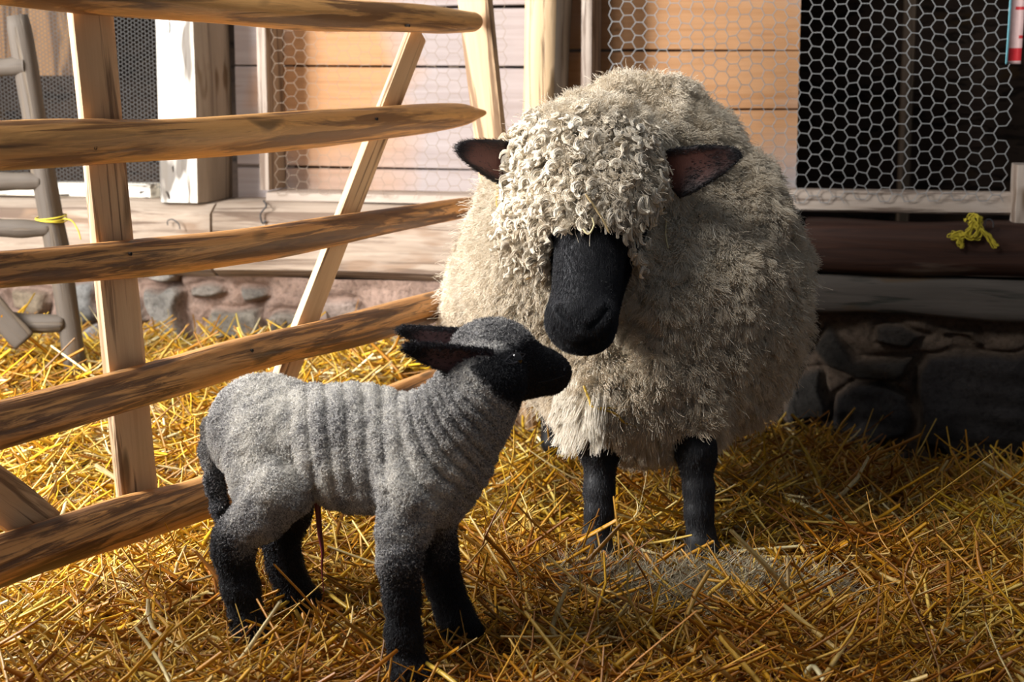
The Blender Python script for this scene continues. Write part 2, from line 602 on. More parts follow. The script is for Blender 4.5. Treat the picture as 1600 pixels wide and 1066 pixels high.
tag(mesh_obj('wall_back', V, Fq, mm.m, attrs={'Col': np.clip(C.reshape(-1, 3), 0.01, 1)}), kind='structure')


def uv(px, py, n=0.0):
    return wall_uv(px, py, n)


# wall plate timbers on top of the stones
zt = uv(500, 322, 0.05)[1]
zb = uv(500, 440, 0.05)[1]
b = box_u('sill_timber', uv(-160, 400, .05)[0], uv(326, 400, .05)[0], -0.26, 0.045, zb, zt, M_BEAM, rough=0.03, seed=3, p=7, lump=.002)
tag(b, 'pale whitewashed beam lying on the stone wall behind the small hurdle', 'beam', kind='thing')
b = box_u('sill_timber', uv(333, 400, .05)[0], uv(1235, 400, .05)[0], -0.26, 0.05, zb, zt, M_BEAM, rough=0.03, seed=8, p=7, lump=.003)
tag(b, 'pale rough beam on the stone wall between white post and ewe', 'beam', kind='thing')
zt2, zb2 = uv(1450, 352, 0.06)[1], uv(1450, 434, 0.06)[1]
b = box_u('sill_timber', uv(1256, 400, .05)[0], uv(1690, 400, .05)[0], -0.12, 0.06, zb2, zt2, M_STAINED, rough=0.02, seed=5, p=5.5, lump=.003)
tag(b, 'dark stained beam under the large wire window', 'beam', kind='thing')
# mortar ledge below the dark beam
b = box_u('trim_1', uv(1150, 480, .03)[0], uv(1690, 480, .03)[0], -0.05, 0.046, uv(1400, 497, .046)[1], zb2 - 0.002,
          M_PALEBARE, rough=0.05, seed=6, p=6, segs=60, lump=.004)
tag(b, kind='structure')

# boarded wall: left part and right part, each a set of boards with open joints
zl = zt - 0.005
ZTOP = 1.35


def boards(name, u0, u1, n, joints, seed, mat):
    r = np.random.default_rng(seed)
    V, Fc = [], []
    zz = [zl] + list(joints) + [ZTOP]
    for k in range(len(zz) - 1):
        a0, a1 = zz[k] + 0.0022, zz[k + 1] - 0.0022
        sl = r.uniform(-0.004, 0.004)
        dn = r.uniform(-0.002, 0.002)
        bb = len(V)
        for (u, s) in ((u0, -1), (u1, 1)):
            for (nn, z) in ((n + dn, a0 + .002), (n + dn, a1 - .002), (n + dn - .004, a1), (n - .025, a1), (n - .025, a0), (n + dn - .004, a0)):
                V.append(wl(u, nn, z + sl * s))
        for q in range(6):
            Fc.append((bb + q, bb + (q + 1) % 6, bb + 6 + (q + 1) % 6, bb + 6 + q))
        Fc.append(tuple(bb + q for q in range(6))[::-1])
        Fc.append(tuple(bb + 6 + q for q in range(6)))
    M = np.eye(4)
    M[:3, 0], M[:3, 1], M[:3, 3] = WU, -WN, wl((u0 + u1) / 2, n, zl)
    Vl = (np.array(V) - M[:3, 3]) @ M[:3, :3]
    return tag(mesh_obj(name, Vl, Fc, mat, smooth=False, M=M), kind='structure')


NB = -0.16
def side_mat(o, m):
    """darker wood tone that paints shade on the faces turned to the right"""
    o.data.materials.append(m)
    for f in o.data.polygons:
        if (o.matrix_basis.to_3x3() @ f.normal).dot(Vector(WU)) > 0.8:
            f.material_index = 1


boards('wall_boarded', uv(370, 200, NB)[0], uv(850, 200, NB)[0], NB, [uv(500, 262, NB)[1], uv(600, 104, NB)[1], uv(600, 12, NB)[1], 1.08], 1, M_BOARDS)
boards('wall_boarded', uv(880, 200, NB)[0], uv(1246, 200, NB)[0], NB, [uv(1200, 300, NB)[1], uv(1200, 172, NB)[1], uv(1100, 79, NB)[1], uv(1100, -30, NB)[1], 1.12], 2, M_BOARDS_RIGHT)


def vboard(name, x0, x1, y_bot, n0, n1, mat, label, cat, z0=None, **kw):
    u0, u1 = uv(x0, 160, n1)[0], uv(x1, 160, n1)[0]
    z0 = uv((x0 + x1) / 2, y_bot, n1)[1] if z0 is None else z0
    o = box_u(name, u0, u1, n0, n1, z0, ZTOP, mat, vertical=True, **kw)
    return tag(o, label, cat, kind='thing')


side_mat(vboard('timber_post', 238, 313, 316, -0.20, 0.03, M_WHITEPOST, 'thick squared whitewashed post with dark pits beside the fine mesh', 'post', z0=zt, seed=2, rough=0.02, p=9, lump=.003), M_POSTSIDE)
side_mat(vboard('frame_batten', 401, 419, 305, NB, -0.035, M_FRAME, 'narrow upright batten on the pale boards right of the white post', 'batten', z0=zt + .03, seed=4), M_POSTSIDE)
side_mat(vboard('timber_post', 812, 876, 305, -0.17, 0.0, M_LOG, 'rounded peeled log post with knots standing behind the ewe', 'post', z0=zt, seed=12, rough=0.05, p=3.2, lump=.004), M_POSTSIDE)
side_mat(vboard('frame_batten', 906, 926, 305, NB, -0.03, M_FRAME, 'narrow pale upright batten just right of the log post', 'batten', z0=zt + .03, seed=14), M_POSTSIDE)
b = box_u('frame_rail', uv(419, 305, -.05)[0], uv(806, 305, -.05)[0], NB, -0.035, zt + .001, uv(500, 301, -.035)[1], M_FRAME, seed=15)
tag(b, 'low wooden rail along the foot of the boards left of the ewe', 'rail', kind='thing')

# window frames: window_1 = large chicken wire opening at the right, window_2 = fine mesh opening at the left
zs1, zs0 = uv(1400, 299, -.03)[1], uv(1400, 334, -.03)[1]
w1 = tag(box_u('window_1', uv(1180, 310, -.03)[0], uv(1588, 310, -.03)[0], -0.10, -0.035, zs0, zs1, M_FRAME, seed=21), kind='structure')
box_u('window_jamb', uv(1590, 160, .0)[0], uv(1640, 160, .0)[0], -0.10, 0.0, zt2 + .002, uv(1600, 258, 0)[1], M_FRAME, parent=None, vertical=True, seed=22)
j1 = bpy.data.objects['window_jamb']
j1.name = 'trim_2'
tag(j1, kind='structure')
w2 = tag(box_u('window_2', uv(-160, 300, -.06)[0], uv(237, 300, -.06)[0], -0.13, -0.05, zt + .001, uv(150, 287, -.05)[1],
               M_WHITEPOST, seed=23), kind='structure')

# dark space behind the wire windows
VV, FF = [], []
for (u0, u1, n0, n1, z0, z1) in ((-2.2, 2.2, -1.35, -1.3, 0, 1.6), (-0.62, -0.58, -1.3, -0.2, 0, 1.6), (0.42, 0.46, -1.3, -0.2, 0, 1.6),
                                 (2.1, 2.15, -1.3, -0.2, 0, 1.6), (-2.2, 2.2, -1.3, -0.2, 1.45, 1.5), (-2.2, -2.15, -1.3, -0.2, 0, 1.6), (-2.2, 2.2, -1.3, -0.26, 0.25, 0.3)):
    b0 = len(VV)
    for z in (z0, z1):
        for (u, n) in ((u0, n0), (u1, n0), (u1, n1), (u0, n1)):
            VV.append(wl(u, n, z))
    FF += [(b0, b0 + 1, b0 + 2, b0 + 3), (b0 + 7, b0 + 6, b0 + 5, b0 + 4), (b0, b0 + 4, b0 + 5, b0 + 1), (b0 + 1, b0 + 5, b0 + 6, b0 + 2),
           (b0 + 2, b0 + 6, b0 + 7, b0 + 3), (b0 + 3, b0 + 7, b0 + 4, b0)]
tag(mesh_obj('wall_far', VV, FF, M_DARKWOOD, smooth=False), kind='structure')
o = box_u('dark_stud', uv(1406, 160, -.55)[0], uv(1428, 160, -.55)[0], -0.6, -0.55, 0.30, 1.45,
          wood('dim_stud', (0.16, 0.11, 0.07), (0.11, 0.07, 0.045), (0.03, 0.02, 0.01)), vertical=True, seed=31)
tag(o, 'dim upright stud inside the dark space behind the chicken wire', 'stud', kind='thing')
o = box_u('inner_plank', uv(-60, 70, -.5)[0], uv(150, 70, -.5)[0], -0.53, -0.5, uv(60, 118, -.5)[1], 1.44,
          wood('brown_inner_plank', (0.34, 0.19, 0.08), (0.24, 0.12, 0.05), (0.06, 0.03, 0.015)), seed=32)
tag(o, 'warm brown plank seen dimly behind the fine wire mesh', 'plank', kind='thing')


# ------------------------------------------------------------------ wire netting
def netting(name, x0, x1, y0, y1, n, a, rad, label, seed, warp=0.0, mat=M_GALV):
    r = np.random.default_rng(seed)
    (u0, z0), (u1, z1) = uv(x0, y1, n), uv(x1, y0, n)
    V, E, idx = [], set(), {}

    def vid(u, z):
        k = (round(u / a * 20), round(z / a * 20))
        if k not in idx:
            idx[k] = len(V)
            V.append((u, z))
        return idx[k]
    s3 = math.sqrt(3)
    for ii in range(int((u1 - u0) / (1.5 * a)) + 2):
        for jj in range(int((z1 - z0) / (s3 * a)) + 2):
            cu, cz = u0 + ii * 1.5 * a, z0 + (jj + 0.5 * (ii % 2)) * s3 * a
            ids = [vid(cu + a * math.cos(k * math.pi / 3), cz + a * math.sin(k * math.pi / 3)) for k in range(6)]
            for k in range(6):
                E.add(tuple(sorted((ids[k], ids[(k + 1) % 6]))))
    V = np.array(V)
    V = V + r.normal(0, a * 0.045, V.shape)
    tu = (V[:, 0] - u0) / (u1 - u0)
    V[:, 1] += warp * (np.sin(tu * 5 + 0.6) * 0.8 + np.sin(V[:, 0] * 21 + V[:, 1] * 9) * 0.35)
    V[:, 0] += warp * (np.sin(V[:, 1] * 11) * 0.4 - 0.7 * np.clip(tu - 0.75, 0, 1) * 4 * np.sin(V[:, 1] * 6))
    bulge = 0.004 * np.sin(V[:, 0] * 9 + 1) * np.sin(V[:, 1] * 7)
    E = np.array([e for e in E if all(u0 - 1e-3 < V[q, 0] < u1 + 1e-3 and z0 - .002 < V[q, 1] < z1 + a for q in e)])
    W = W0[None] + V[:, :1] * WU + (n + bulge)[:, None] * WN + V[:, 1:2] * np.array([[0, 0, 1.0]])
    Vt, Ft = tubes(W[E], rad, 5)
    o = mesh_obj(name, Vt, Ft, mat)
    return tag(o, label, 'wire netting')


o = netting('chicken_wire', 944, 1592, -60, 312, -0.026, 0.0182, 0.00105, 'chicken wire stretched over the dark window and boards at right', 3, warp=0.008)
o = netting('chicken_wire', 424, 800, -60, 305, -0.028, 0.0185, 0.0006, 'faint chicken wire over the orange boards left of the ewe', 4, warp=0.004, mat=M_RUSTY)
o = netting('wire_mesh', -60, 240, -60, 289, -0.08, 0.0062, 0.0008, 'fine close wire mesh over the opening left of the white post', 5, warp=0.002, mat=M_DIM)

# printed plastic strip at the top right corner
(ua, za), (ub, zb_) = uv(1574, 100, .01), uv(1596, -40, .01)
n0 = 0.012
rows = np.linspace(0, 1, 29)
V, Fc, mi = [], [], []
for k, t in enumerate(rows):
    z = za + (zb_ - za) * t
    wv = 0.004 * math.sin(t * 6)
    du = 0.004 * t
    for (du2, nn) in ((-.004, 0.004), (0.0, 0.0), (0.010, -.004), (0.020, -.004), (0.028, 0.002)):
        V.append(wl(ua + du2 + du, n0 + wv + nn, z))
for k in range(len(rows) - 1):
    for q in range(4):
        b0 = k * 5 + q
        Fc.append((b0, b0 + 1, b0 + 6, b0 + 5))
        t = rows[k]
        red = (0.03 < t < 0.17) or (q == 3 and 0.27 < t < 0.31) or (q >= 2 and 0.58 < t < 0.62)
        mi.append(0 if q == 0 else (1 if red else 2))
o = mesh_obj('plastic_strip', V, Fc, None, mats=[flat('cyan_plastic', (0.25, 0.62, 0.70), 0.4), flat('red_plastic', (0.40, 0.02, 0.025), 0.4),
                                                 flat('pale_pink_plastic', (0.50, 0.34, 0.32), 0.4)], midx=mi)
so = o.modifiers.new('thickness', 'SOLIDIFY')
so.thickness = 0.0012
tag(o, 'red and white plastic strip hanging at the right edge of the chicken wire', 'strip')

# iron hook on the beam, and yellow twine knot on the dark beam
p = [uv(412, 314, .0), uv(416, 322, .055), uv(407, 335, .06), uv(410, 349, .058), uv(415, 345, .056)]
nn = [0.0, .055, .06, .058, .054]
V, Fq = tubes([smooth_path([wl(u, n, z) for (u, z), n in zip(p, nn)], 24)], 0.0022, 6)
tag(mesh_obj('iron_hook', V, Fq, M_IRON), 'thin black iron hook hanging over the pale beam edge', 'hook')
p = [(262, 352), (262, 345), (270, 343), (279, 350), (281, 358)]
V, Fq = tubes([smooth_path([wl(*(lambda q: (q[0], .052, q[1]))(uv(x, y, .052))) for x, y in p], 20)], 0.0016, 6)
tag(mesh_obj('wire_loop', V, Fq, M_IRON), 'small loop of wire on the pale beam below the white post', 'wire')
p = [(1539, 354), (1541, 344), (1548, 343), (1552, 348), (1552, 355)]
V, Fq = tubes([smooth_path([wl(*(lambda q: (q[0], .068, q[1]))(uv(x, y, .068))) for x, y in p], 20)], 0.0013, 6)
tag(mesh_obj('wire_staple', V, Fq, M_IRON), 'thin wire staple beside the yellow twine knot', 'staple')

rt = np.random.default_rng(8)
paths = []


def tw(pts, k=9, spread=.006):
    for _ in range(k):
        o3 = rt.normal(0, spread, (len(pts), 3)) * np.array([1, .5, 1])
        paths.append(smooth_path([wl(*(lambda q: (q[0], .075, q[1]))(uv(x, y, .075))) + d for (x, y), d in zip(pts, o3)], 22))


tw([(1522, 350), (1510, 366), (1492, 372), (1488, 366), (1500, 366), (1498, 380), (1506, 384)], 10, .004)
tw([(1524, 348), (1532, 360), (1526, 372), (1514, 366), (1524, 352)], 10, .005)
tw([(1526, 356), (1540, 366), (1552, 380), (1558, 384)], 9, .004)
tw([(1512, 346), (1520, 338), (1530, 342), (1528, 352), (1516, 352)], 10, .005)
V, Fq = tubes(paths, 0.0014, 4)
tag(mesh_obj('twine_knot', V, Fq, M_TWINE), 'frayed yellow twine knot on top of the dark beam', 'twine')


# ------------------------------------------------------------------ hurdles
def pole(name, pts, rad, mat, parent, seed, flatten=1.0, up=(0, 0, 1), segs=44, sides=20, rough=0.07, tip=None):
    """round rail along world points with half thickness in m at each point"""
    r = np.random.default_rng(seed)
    pts = np.array(pts)
    path = smooth_path(pts, segs + 1)
    rr = np.interp(np.linspace(0, len(pts) - 1, segs + 1), np.arange(len(pts)), rad)
    M, L = frame_x(path[0], path[-1], up)
    loc = (path - path[0]) @ M[:3, :3]
    th = np.linspace(0, 2 * np.pi, sides, endpoint=False)
    ph = r.uniform(0, 6.28, 8)
    V = []
    for i in range(segs + 1):
        t = i / segs
        f = 1 + rough * (0.5 * np.sin(2 * th + ph[0] + 4 * t) + 0.4 * np.sin(3 * th + ph[1] - 6 * t) + 0.25 * np.sin(5 * th + ph[2] + 9 * t)
                         + 0.6 * math.sin(9 * t + ph[3]) + 0.4 * math.sin(23 * t + ph[4]))
        w = rr[i]
        if i in (0, segs):
            w = w * 0.9
        V.append(np.stack([np.full(sides, loc[i, 0]), loc[i, 1] + np.cos(th) * w * f * flatten, loc[i, 2] + np.sin(th) * w * f], 1))
    V = np.concatenate(V)
    Fc = [(i * sides + j, i * sides + (j + 1) % sides, (i + 1) * sides + (j + 1) % sides, (i + 1) * sides + j) for i in range(segs) for j in range(sides)]
    Fc.append(tuple(range(sides))[::-1])
    Fc.append(tuple(segs * sides + j for j in range(sides)))
    o = mesh_obj(name, V, Fc, mat, parent, M=M)
    o.data.polygons[len(Fc) - 1].use_smooth = False
    o.data.polygons[len(Fc) - 2].use_smooth = False
    return o


def mpp(p):        # metres per photo pixel at a place
    return float((p[1] * _cp - (p[2] - HC) * _sp) / F)


hurdle = empty('sheep_hurdle', hp(300, 760) * [1, 1, 0], 'large wooden hurdle of round rails, nearest the camera at left', 'hurdle')
RAILS = [
    ([(-150, -46, 36), (0, -28, 33), (166, -8, 30), (350, 11, 27), (500, 24, 26), (637, 28, 23), (700, 32, 19), (742, 34, 15)], M_RAIL, 1),
    ([(-150, 238, 40), (0, 228, 38), (150, 221, 36), (300, 215, 33), (500, 200, 30), (650, 187, 24), (720, 180, 16), (742, 178, 9), (758, 176, 3)], M_RAIL, 2),
    ([(-150, 432, 34), (0, 421, 32), (250, 400, 30), (420, 379, 27), (550, 356, 23), (697, 330, 17), (765, 318, 12)], M_RAIL_BARK, 3),
    ([(-150, 710, 37), (0, 665, 35), (250, 594, 34), (400, 550, 30), (550, 516, 28), (697, 475, 23), (785, 452, 15)], M_RAIL_BARK, 4),
    ([(-150, 930, 43), (0, 877, 41), (200, 812, 38), (330, 772, 34), (480, 690, 27), (640, 607, 17), (800, 555, 13)], M_RAIL_BARK, 5),
]
for pts, mt, sd in RAILS:
    w = [hp(x, y, 0.012) for x, y, _ in pts]
    pole('rail', w, [h * mpp(q) for (x, y, h), q in zip(pts, w)], mt, hurdle, sd)


def board_h(name, x0, y0, x1, y1, wide, thick, n, mat, seed, p=9):
    A, B = hp(x0, y0, n), hp(x1, y1, n)
    return stick(name, A, B, (wide / 2, thick / 2), (wide / 2, thick / 2), HN, mat, hurdle, p=p, sides=24, segs=20, rough=0.03, seed=seed)


board_h('upright', 133, -60, 217, 800, 0.088, 0.016, -0.022, M_CLEFT, 41)
board_h('upright', 736, -60, 818, 690, 0.030, 0.070, -0.002, M_CLEFT, 42)
board_h('brace', 652, 50, 440, 600, 0.058, 0.017, -0.022, M_CLEFT, 43)
board_h('brace', -150, 665, 75, 832, 0.07, 0.018, -0.026, M_CLEFT, 44)


def under(o, parent):
    """make o a piece of parent without moving it"""
    bpy.context.view_layer.update()
    w = o.matrix_world.copy()
    o.parent = parent
    o.matrix_parent_inverse = parent.matrix_world.inverted()
    o.matrix_basis = w


rails = [o for o in hurdle.children if o.name.startswith('rail')]
for (x, y, k) in ((150, 231, 1), (640, 40, 0), (590, 186, 1), (395, 548, 3), (205, 397, 2)):
    A = hp(x, y, 0.045)
    V, Fq = tubes([[A - HN * 0.014, A - HN * .004, A]], [[.0022, .0024, .0030]], 7)
    under(mesh_obj('nail', V, Fq, M_IRON), sorted(rails, key=lambda q: q.name)[k])

YB = 3.72
h2 = empty('sheep_hurdle', P(100, 560, YB) * [1, 1, 0] + [0, 0, .12], 'small weathered hurdle farther back at the left edge', 'hurdle')


def pole2(name, pts, mat, seed, Y=YB, parent=None, **kw):
    w = [P(x, y, Y) for x, y, _ in pts]
    return pole(name, w, [h * mpp(q) for (x, y, h), q in zip(pts, w)], mat, parent or h2, seed, segs=20, **kw)


pole2('upright', [(27, 24, 17), (52, 170, 19), (78, 330, 20), (98, 440, 18), (120, 590, 17)], M_GREYWOOD, 51)
for q, (y0, y1, x1, h) in enumerate(((110, 103, 40, 14), (284, 283, 66, 14), (354, 357, 80, 14), (496, 505, 102, 16))):
    pole2('rail', [(-120, y0, h), (-40, y0, h), (30, y1, h), (x1, y1, h * .9)], M_GREYWOOD, 60 + q, Y=YB - 0.012)
pole2('brace', [(-90, 395, 20), (-20, 470, 20), (38, 535, 20)], M_GREYWOOD, 71, Y=YB - .05, flatten=0.4)
# yellow twine tied round the small hurdle
c = P(80, 341, YB)
th = np.linspace(0, 2 * np.pi, 30)
pp = [np.stack([c[0] + .034 * np.cos(th), c[1] + .034 * np.sin(th), c[2] + .003 * k + .004 * np.sin(th + k)], 1) for k in (-1, 0, 1)]
pp.append(smooth_path([P(98, 342, YB - .02), P(112, 345, YB - .02), P(122, 360, YB - .02), P(126, 374, YB - .01)], 30))
V, Fq = tubes(pp, 0.0016, 4)
tag(mesh_obj('twine_loop', V, Fq, M_TWINE), 'yellow twine loop tied around the upright of the small back hurdle', 'twine')

# ------------------------------------------------------------------ soft-blended bodies
def earprof(t):
    return np.minimum(t * 6 + .45, 1.0) * np.maximum(1 - t, 0) ** 0.60 * (1 + .25 * t) * 1.05 + 0.04


class Body:
    def __init__(s):
        s.prims = []

    def ell(s, c, r, k=0.03, grp='wool', R=None):
        c, r = np.asarray(c, float), np.broadcast_to(np.asarray(r, float), 3)
        R = np.eye(3) if R is None else R

        def f(X, Y, Z):
            q = [(X - c[0]) * R[0, i] + (Y - c[1]) * R[1, i] + (Z - c[2]) * R[2, i] for i in range(3)]
            k0 = np.sqrt((q[0] / r[0]) ** 2 + (q[1] / r[1]) ** 2 + (q[2] / r[2]) ** 2) + 1e-9
            k1 = np.sqrt((q[0] / r[0] ** 2) ** 2 + (q[1] / r[1] ** 2) ** 2 + (q[2] / r[2] ** 2) ** 2) + 1e-9
            return k0 * (k0 - 1) / k1
        m = r.max()
        s.prims.append((f, c - m, c + m, k, grp))
        return s

    def cone(s, a, b, ra, rb, k=0.02, grp='wool', ys=1.0):
        a, b = np.asarray(a, float), np.asarray(b, float)
        e = b - a
        e2 = e * [1, 1 / ys, 1]
        L2 = e2 @ e2

        def f(X, Y, Z):
            x, y, z = X - a[0], (Y - a[1]) / ys, Z - a[2]
            t = np.clip((x * e2[0] + y * e2[1] + z * e2[2]) / L2, 0, 1)
            return np.sqrt((x - t * e2[0]) ** 2 + (y - t * e2[1]) ** 2 + (z - t * e2[2]) ** 2) - (ra + (rb - ra) * t)
        m = max(ra, rb)
        s.prims.append((f, np.minimum(a, b) - m, np.maximum(a, b) + m, k, grp))
        return s

    def chain(s, pts, radii, k=0.015, grp='wool', ys=1.0):
        for i in range(len(pts) - 1):
            s.cone(pts[i], pts[i + 1], radii[i], radii[i + 1], k, grp, ys)
        return s

    def ear(s, base, tip, face, W, grp='ear', th=0.0045, cup=0.35, k=0.008):
        """leaf shaped cupped ear from base to tip, its hollow towards `face`"""
        base, tip = np.asarray(base, float), np.asarray(tip, float)
        l = tip - base
        L = np.linalg.norm(l)
        l = l / L
        n = np.asarray(face, float)
        n = n - l * (n @ l)
        n /= np.linalg.norm(n)
        w = np.cross(n, l)

        def f(X, Y, Z):
            x, y, z = X - base[0], Y - base[1], Z - base[2]
            a = x * l[0] + y * l[1] + z * l[2]
            b = x * w[0] + y * w[1] + z * w[2]
            c = x * n[0] + y * n[1] + z * n[2]
            t = np.clip(a / L, 0, 1)
            pr = W * earprof(t)
            c0 = cup * (b * b) / W - cup * W * 0.35 + 0.10 * W * np.sin(3 * t)
            d = np.maximum(np.maximum(np.abs(c - c0) - th, np.abs(b) - pr) * 0.8, np.maximum(-a, a - L))
            return d
        m = W * 1.1
        s.prims.append((f, np.minimum(base, tip) - m, np.maximum(base, tip) + m, k, grp))
        s.ears = getattr(s, 'ears', []) + [(base, l, w, n, L, W, cup)]
        return s

    @staticmethod
    def smin(a, b, k):
        h = np.clip(0.5 + 0.5 * (b - a) / k, 0, 1)
        return b + (a - b) * h - k * h * (1 - h)

    def at(s, Pn, grp=None):
        X, Y, Z = Pn[:, 0], Pn[:, 1], Pn[:, 2]
        d = np.full(len(Pn), 1.0)
        for f, lo, hi, k, g in s.prims:
            if grp is None or g == grp:
                d = s.smin(d, f(X, Y, Z), k)
        return d

    def mesh(s, h, extra=None):
        lo = np.min([p[1] for p in s.prims], 0) - 0.03
        hi = np.max([p[2] for p in s.prims], 0) + 0.03
        n = np.ceil((hi - lo) / h).astype(int) + 1
        ax = [lo[i] + h * np.arange(n[i]) for i in range(3)]
        G = np.full(n, 1.0, np.float32)
        for f, a, b, k, g in s.prims:
            m = k + 0.012
            i0 = np.maximum(((a - m - lo) / h).astype(int), 0)
            i1 = np.minimum(((b + m - lo) / h).astype(int) + 2, n)
            sl = tuple(slice(i0[q], i1[q]) for q in range(3))
            X, Y, Z = ax[0][sl[0]][:, None, None], ax[1][sl[1]][None, :, None], ax[2][sl[2]][None, None, :]
            G[sl] = s.smin(G[sl], f(X, Y, Z), k)
        if extra is not None:
            m = np.abs(G) < 0.02
            ii = np.nonzero(m)
            pts = np.stack([ax[q][ii[q]] for q in range(3)], 1)
            G[ii] += extra(pts)
        return surface_nets(G, lo, h)


def surface_nets(G, lo, h):
    S = G < 0
    n = G.shape
    c = np.zeros([k - 1 for k in n], np.uint8)
    for dx in (0, 1):
        for dy in (0, 1):
            for dz in (0, 1):
                c += S[dx:n[0] - 1 + dx, dy:n[1] - 1 + dy, dz:n[2] - 1 + dz]
    act = (c > 0) & (c < 8)
    I = np.argwhere(act)
    cor = np.array([(x, y, z) for x in (0, 1) for y in (0, 1) for z in (0, 1)])
    v = np.stack([G[I[:, 0] + q[0], I[:, 1] + q[1], I[:, 2] + q[2]] for q in cor])
    acc, cnt = np.zeros((len(I), 3)), np.zeros(len(I))
    for a in range(8):
        for b in range(a + 1, 8):
            if np.abs(cor[a] - cor[b]).sum() != 1:
                continue
            m = (v[a] < 0) != (v[b] < 0)
            t = np.where(m, v[a] / np.where(m, v[a] - v[b], 1), 0)
            pt = cor[a][None] + t[:, None] * (cor[b] - cor[a])[None]
            acc += pt * m[:, None]
            cnt += m
    V = lo + h * (I + acc / cnt[:, None])
    idx = np.full(act.shape, -1, np.int64)
    idx[tuple(I.T)] = np.arange(len(I))
    quads = []
    for axis in range(3):
        a = [slice(None)] * 3
        b = [slice(None)] * 3
        a[axis], b[axis] = slice(0, -1), slice(1, None)
        d = S[tuple(a)] != S[tuple(b)]
        E = np.argwhere(d)
        o1, o2 = (axis + 1) % 3, (axis + 2) % 3
        ok = (E[:, o1] > 0) & (E[:, o2] > 0) & (E[:, o1] < n[o1] - 1) & (E[:, o2] < n[o2] - 1)
        E = E[ok]

        def g(d1, d2):
            q = E.copy()
            q[:, o1] -= d1
            q[:, o2] -= d2
            return idx[tuple(q.T)]
        Q = np.stack([g(1, 1), g(0, 1), g(0, 0), g(1, 0)], 1)
        fl = ~S[tuple(E.T)]
        Q[fl] = Q[fl][:, ::-1]
        quads.append(Q)
    Q = np.concatenate(quads)
    Q = Q[(Q >= 0).all(1)]
    # a little relaxing
    for lam in (0.5, 0.5):
        s_ = np.zeros_like(V)
        k_ = np.zeros(len(V))
        for a, b in ((0, 1), (1, 2), (2, 3), (3, 0)):
            np.add.at(s_, Q[:, a], V[Q[:, b]])
            np.add.at(s_, Q[:, b], V[Q[:, a]])
            np.add.at(k_, Q[:, a], 1)
            np.add.at(k_, Q[:, b], 1)
        V = V + lam * (s_ / np.maximum(k_, 1)[:, None] - V)
    return V, Q


def vnormals(V, Q):
    fn = np.cross(V[Q[:, 2]] - V[Q[:, 0]], V[Q[:, 3]] - V[Q[:, 1]])
    N = np.zeros_like(V)
    for k in range(4):
        np.add.at(N, Q[:, k], fn)
    return N / (np.linalg.norm(N, axis=1, keepdims=True) + 1e-12)


def keep_outer(V, Q):
    return V, Q


# ------------------------------------------------------------------ hair
def scatter(V, Q, N, dens, n, r):
    """n root points on the quads, weighted by per-vertex density"""
    T = np.concatenate([Q[:, [0, 1, 2]], Q[:, [0, 2, 3]]])
    ar = np.linalg.norm(np.cross(V[T[:, 1]] - V[T[:, 0]], V[T[:, 2]] - V[T[:, 0]]), axis=1)
    w = ar * dens[T].mean(1)
    cs = np.cumsum(w)
    t = np.searchsorted(cs, r.uniform(0, cs[-1], n))
    u = r.uniform(0, 1, (n, 2))
    fl = u.sum(1) > 1
    u[fl] = 1 - u[fl]
    b = np.stack([1 - u.sum(1), u[:, 0], u[:, 1]], 1)
    tri = T[t]
    p = (V[tri] * b[:, :, None]).sum(1)
    nn = (N[tri] * b[:, :, None]).sum(1)
    nn /= np.linalg.norm(nn, axis=1, keepdims=True) + 1e-12
    vi = tri[np.arange(n), b.argmax(1)]
    return p, nn, vi


def nearest(guides, pts):
    kd = KDTree(len(guides))
    for i, g in enumerate(guides):
        kd.insert(g, i)
    kd.balance()
    return np.array([kd.find(p)[1] for p in pts])


def unit(a):
    return a / (np.linalg.norm(a, axis=-1, keepdims=True) + 1e-12)


def curves_obj(name, paths, rad, mat, parent, tint):
    """paths (N,K,3) world, rad (N,K)"""
    N, K, _ = paths.shape
    cu = bpy.data.hair_curves.new(name)
    cu.add_curves([K] * N)
    off = np.array(parent.matrix_basis.translation) if parent is not None else np.zeros(3)
    cu.attributes['position'].data.foreach_set('vector', (paths - off).astype(np.float32).ravel())
    ra = cu.attributes.get('radius') or cu.attributes.new('radius', 'FLOAT', 'POINT')
    ra.data.foreach_set('value', np.broadcast_to(rad, (N, K)).astype(np.float32).ravel())
    ti = cu.attributes.new('tint', 'FLOAT', 'CURVE')
    ti.data.foreach_set('value', np.asarray(tint, np.float32))
    cu.materials.append(mat)
    o = bpy.data.objects.new(name, cu)
    COL.objects.link(o)
    if parent is not None:
        o.parent = parent
    return o


def hair_mat(name, stops, rough=0.75, spec=0.15, sheen=0.0, trans=0.0):
    m = Mat(name, rough, spec)
    m.color(m.ramp(m.attr('tint', 'Fac'), stops))
    if sheen:
        m.b.inputs['Sheen Weight'].default_value = sheen
    return m.m


def perp(d, r):
    a = unit(np.cross(d, r.normal(size=d.shape)))
    return a, np.cross(d, a)


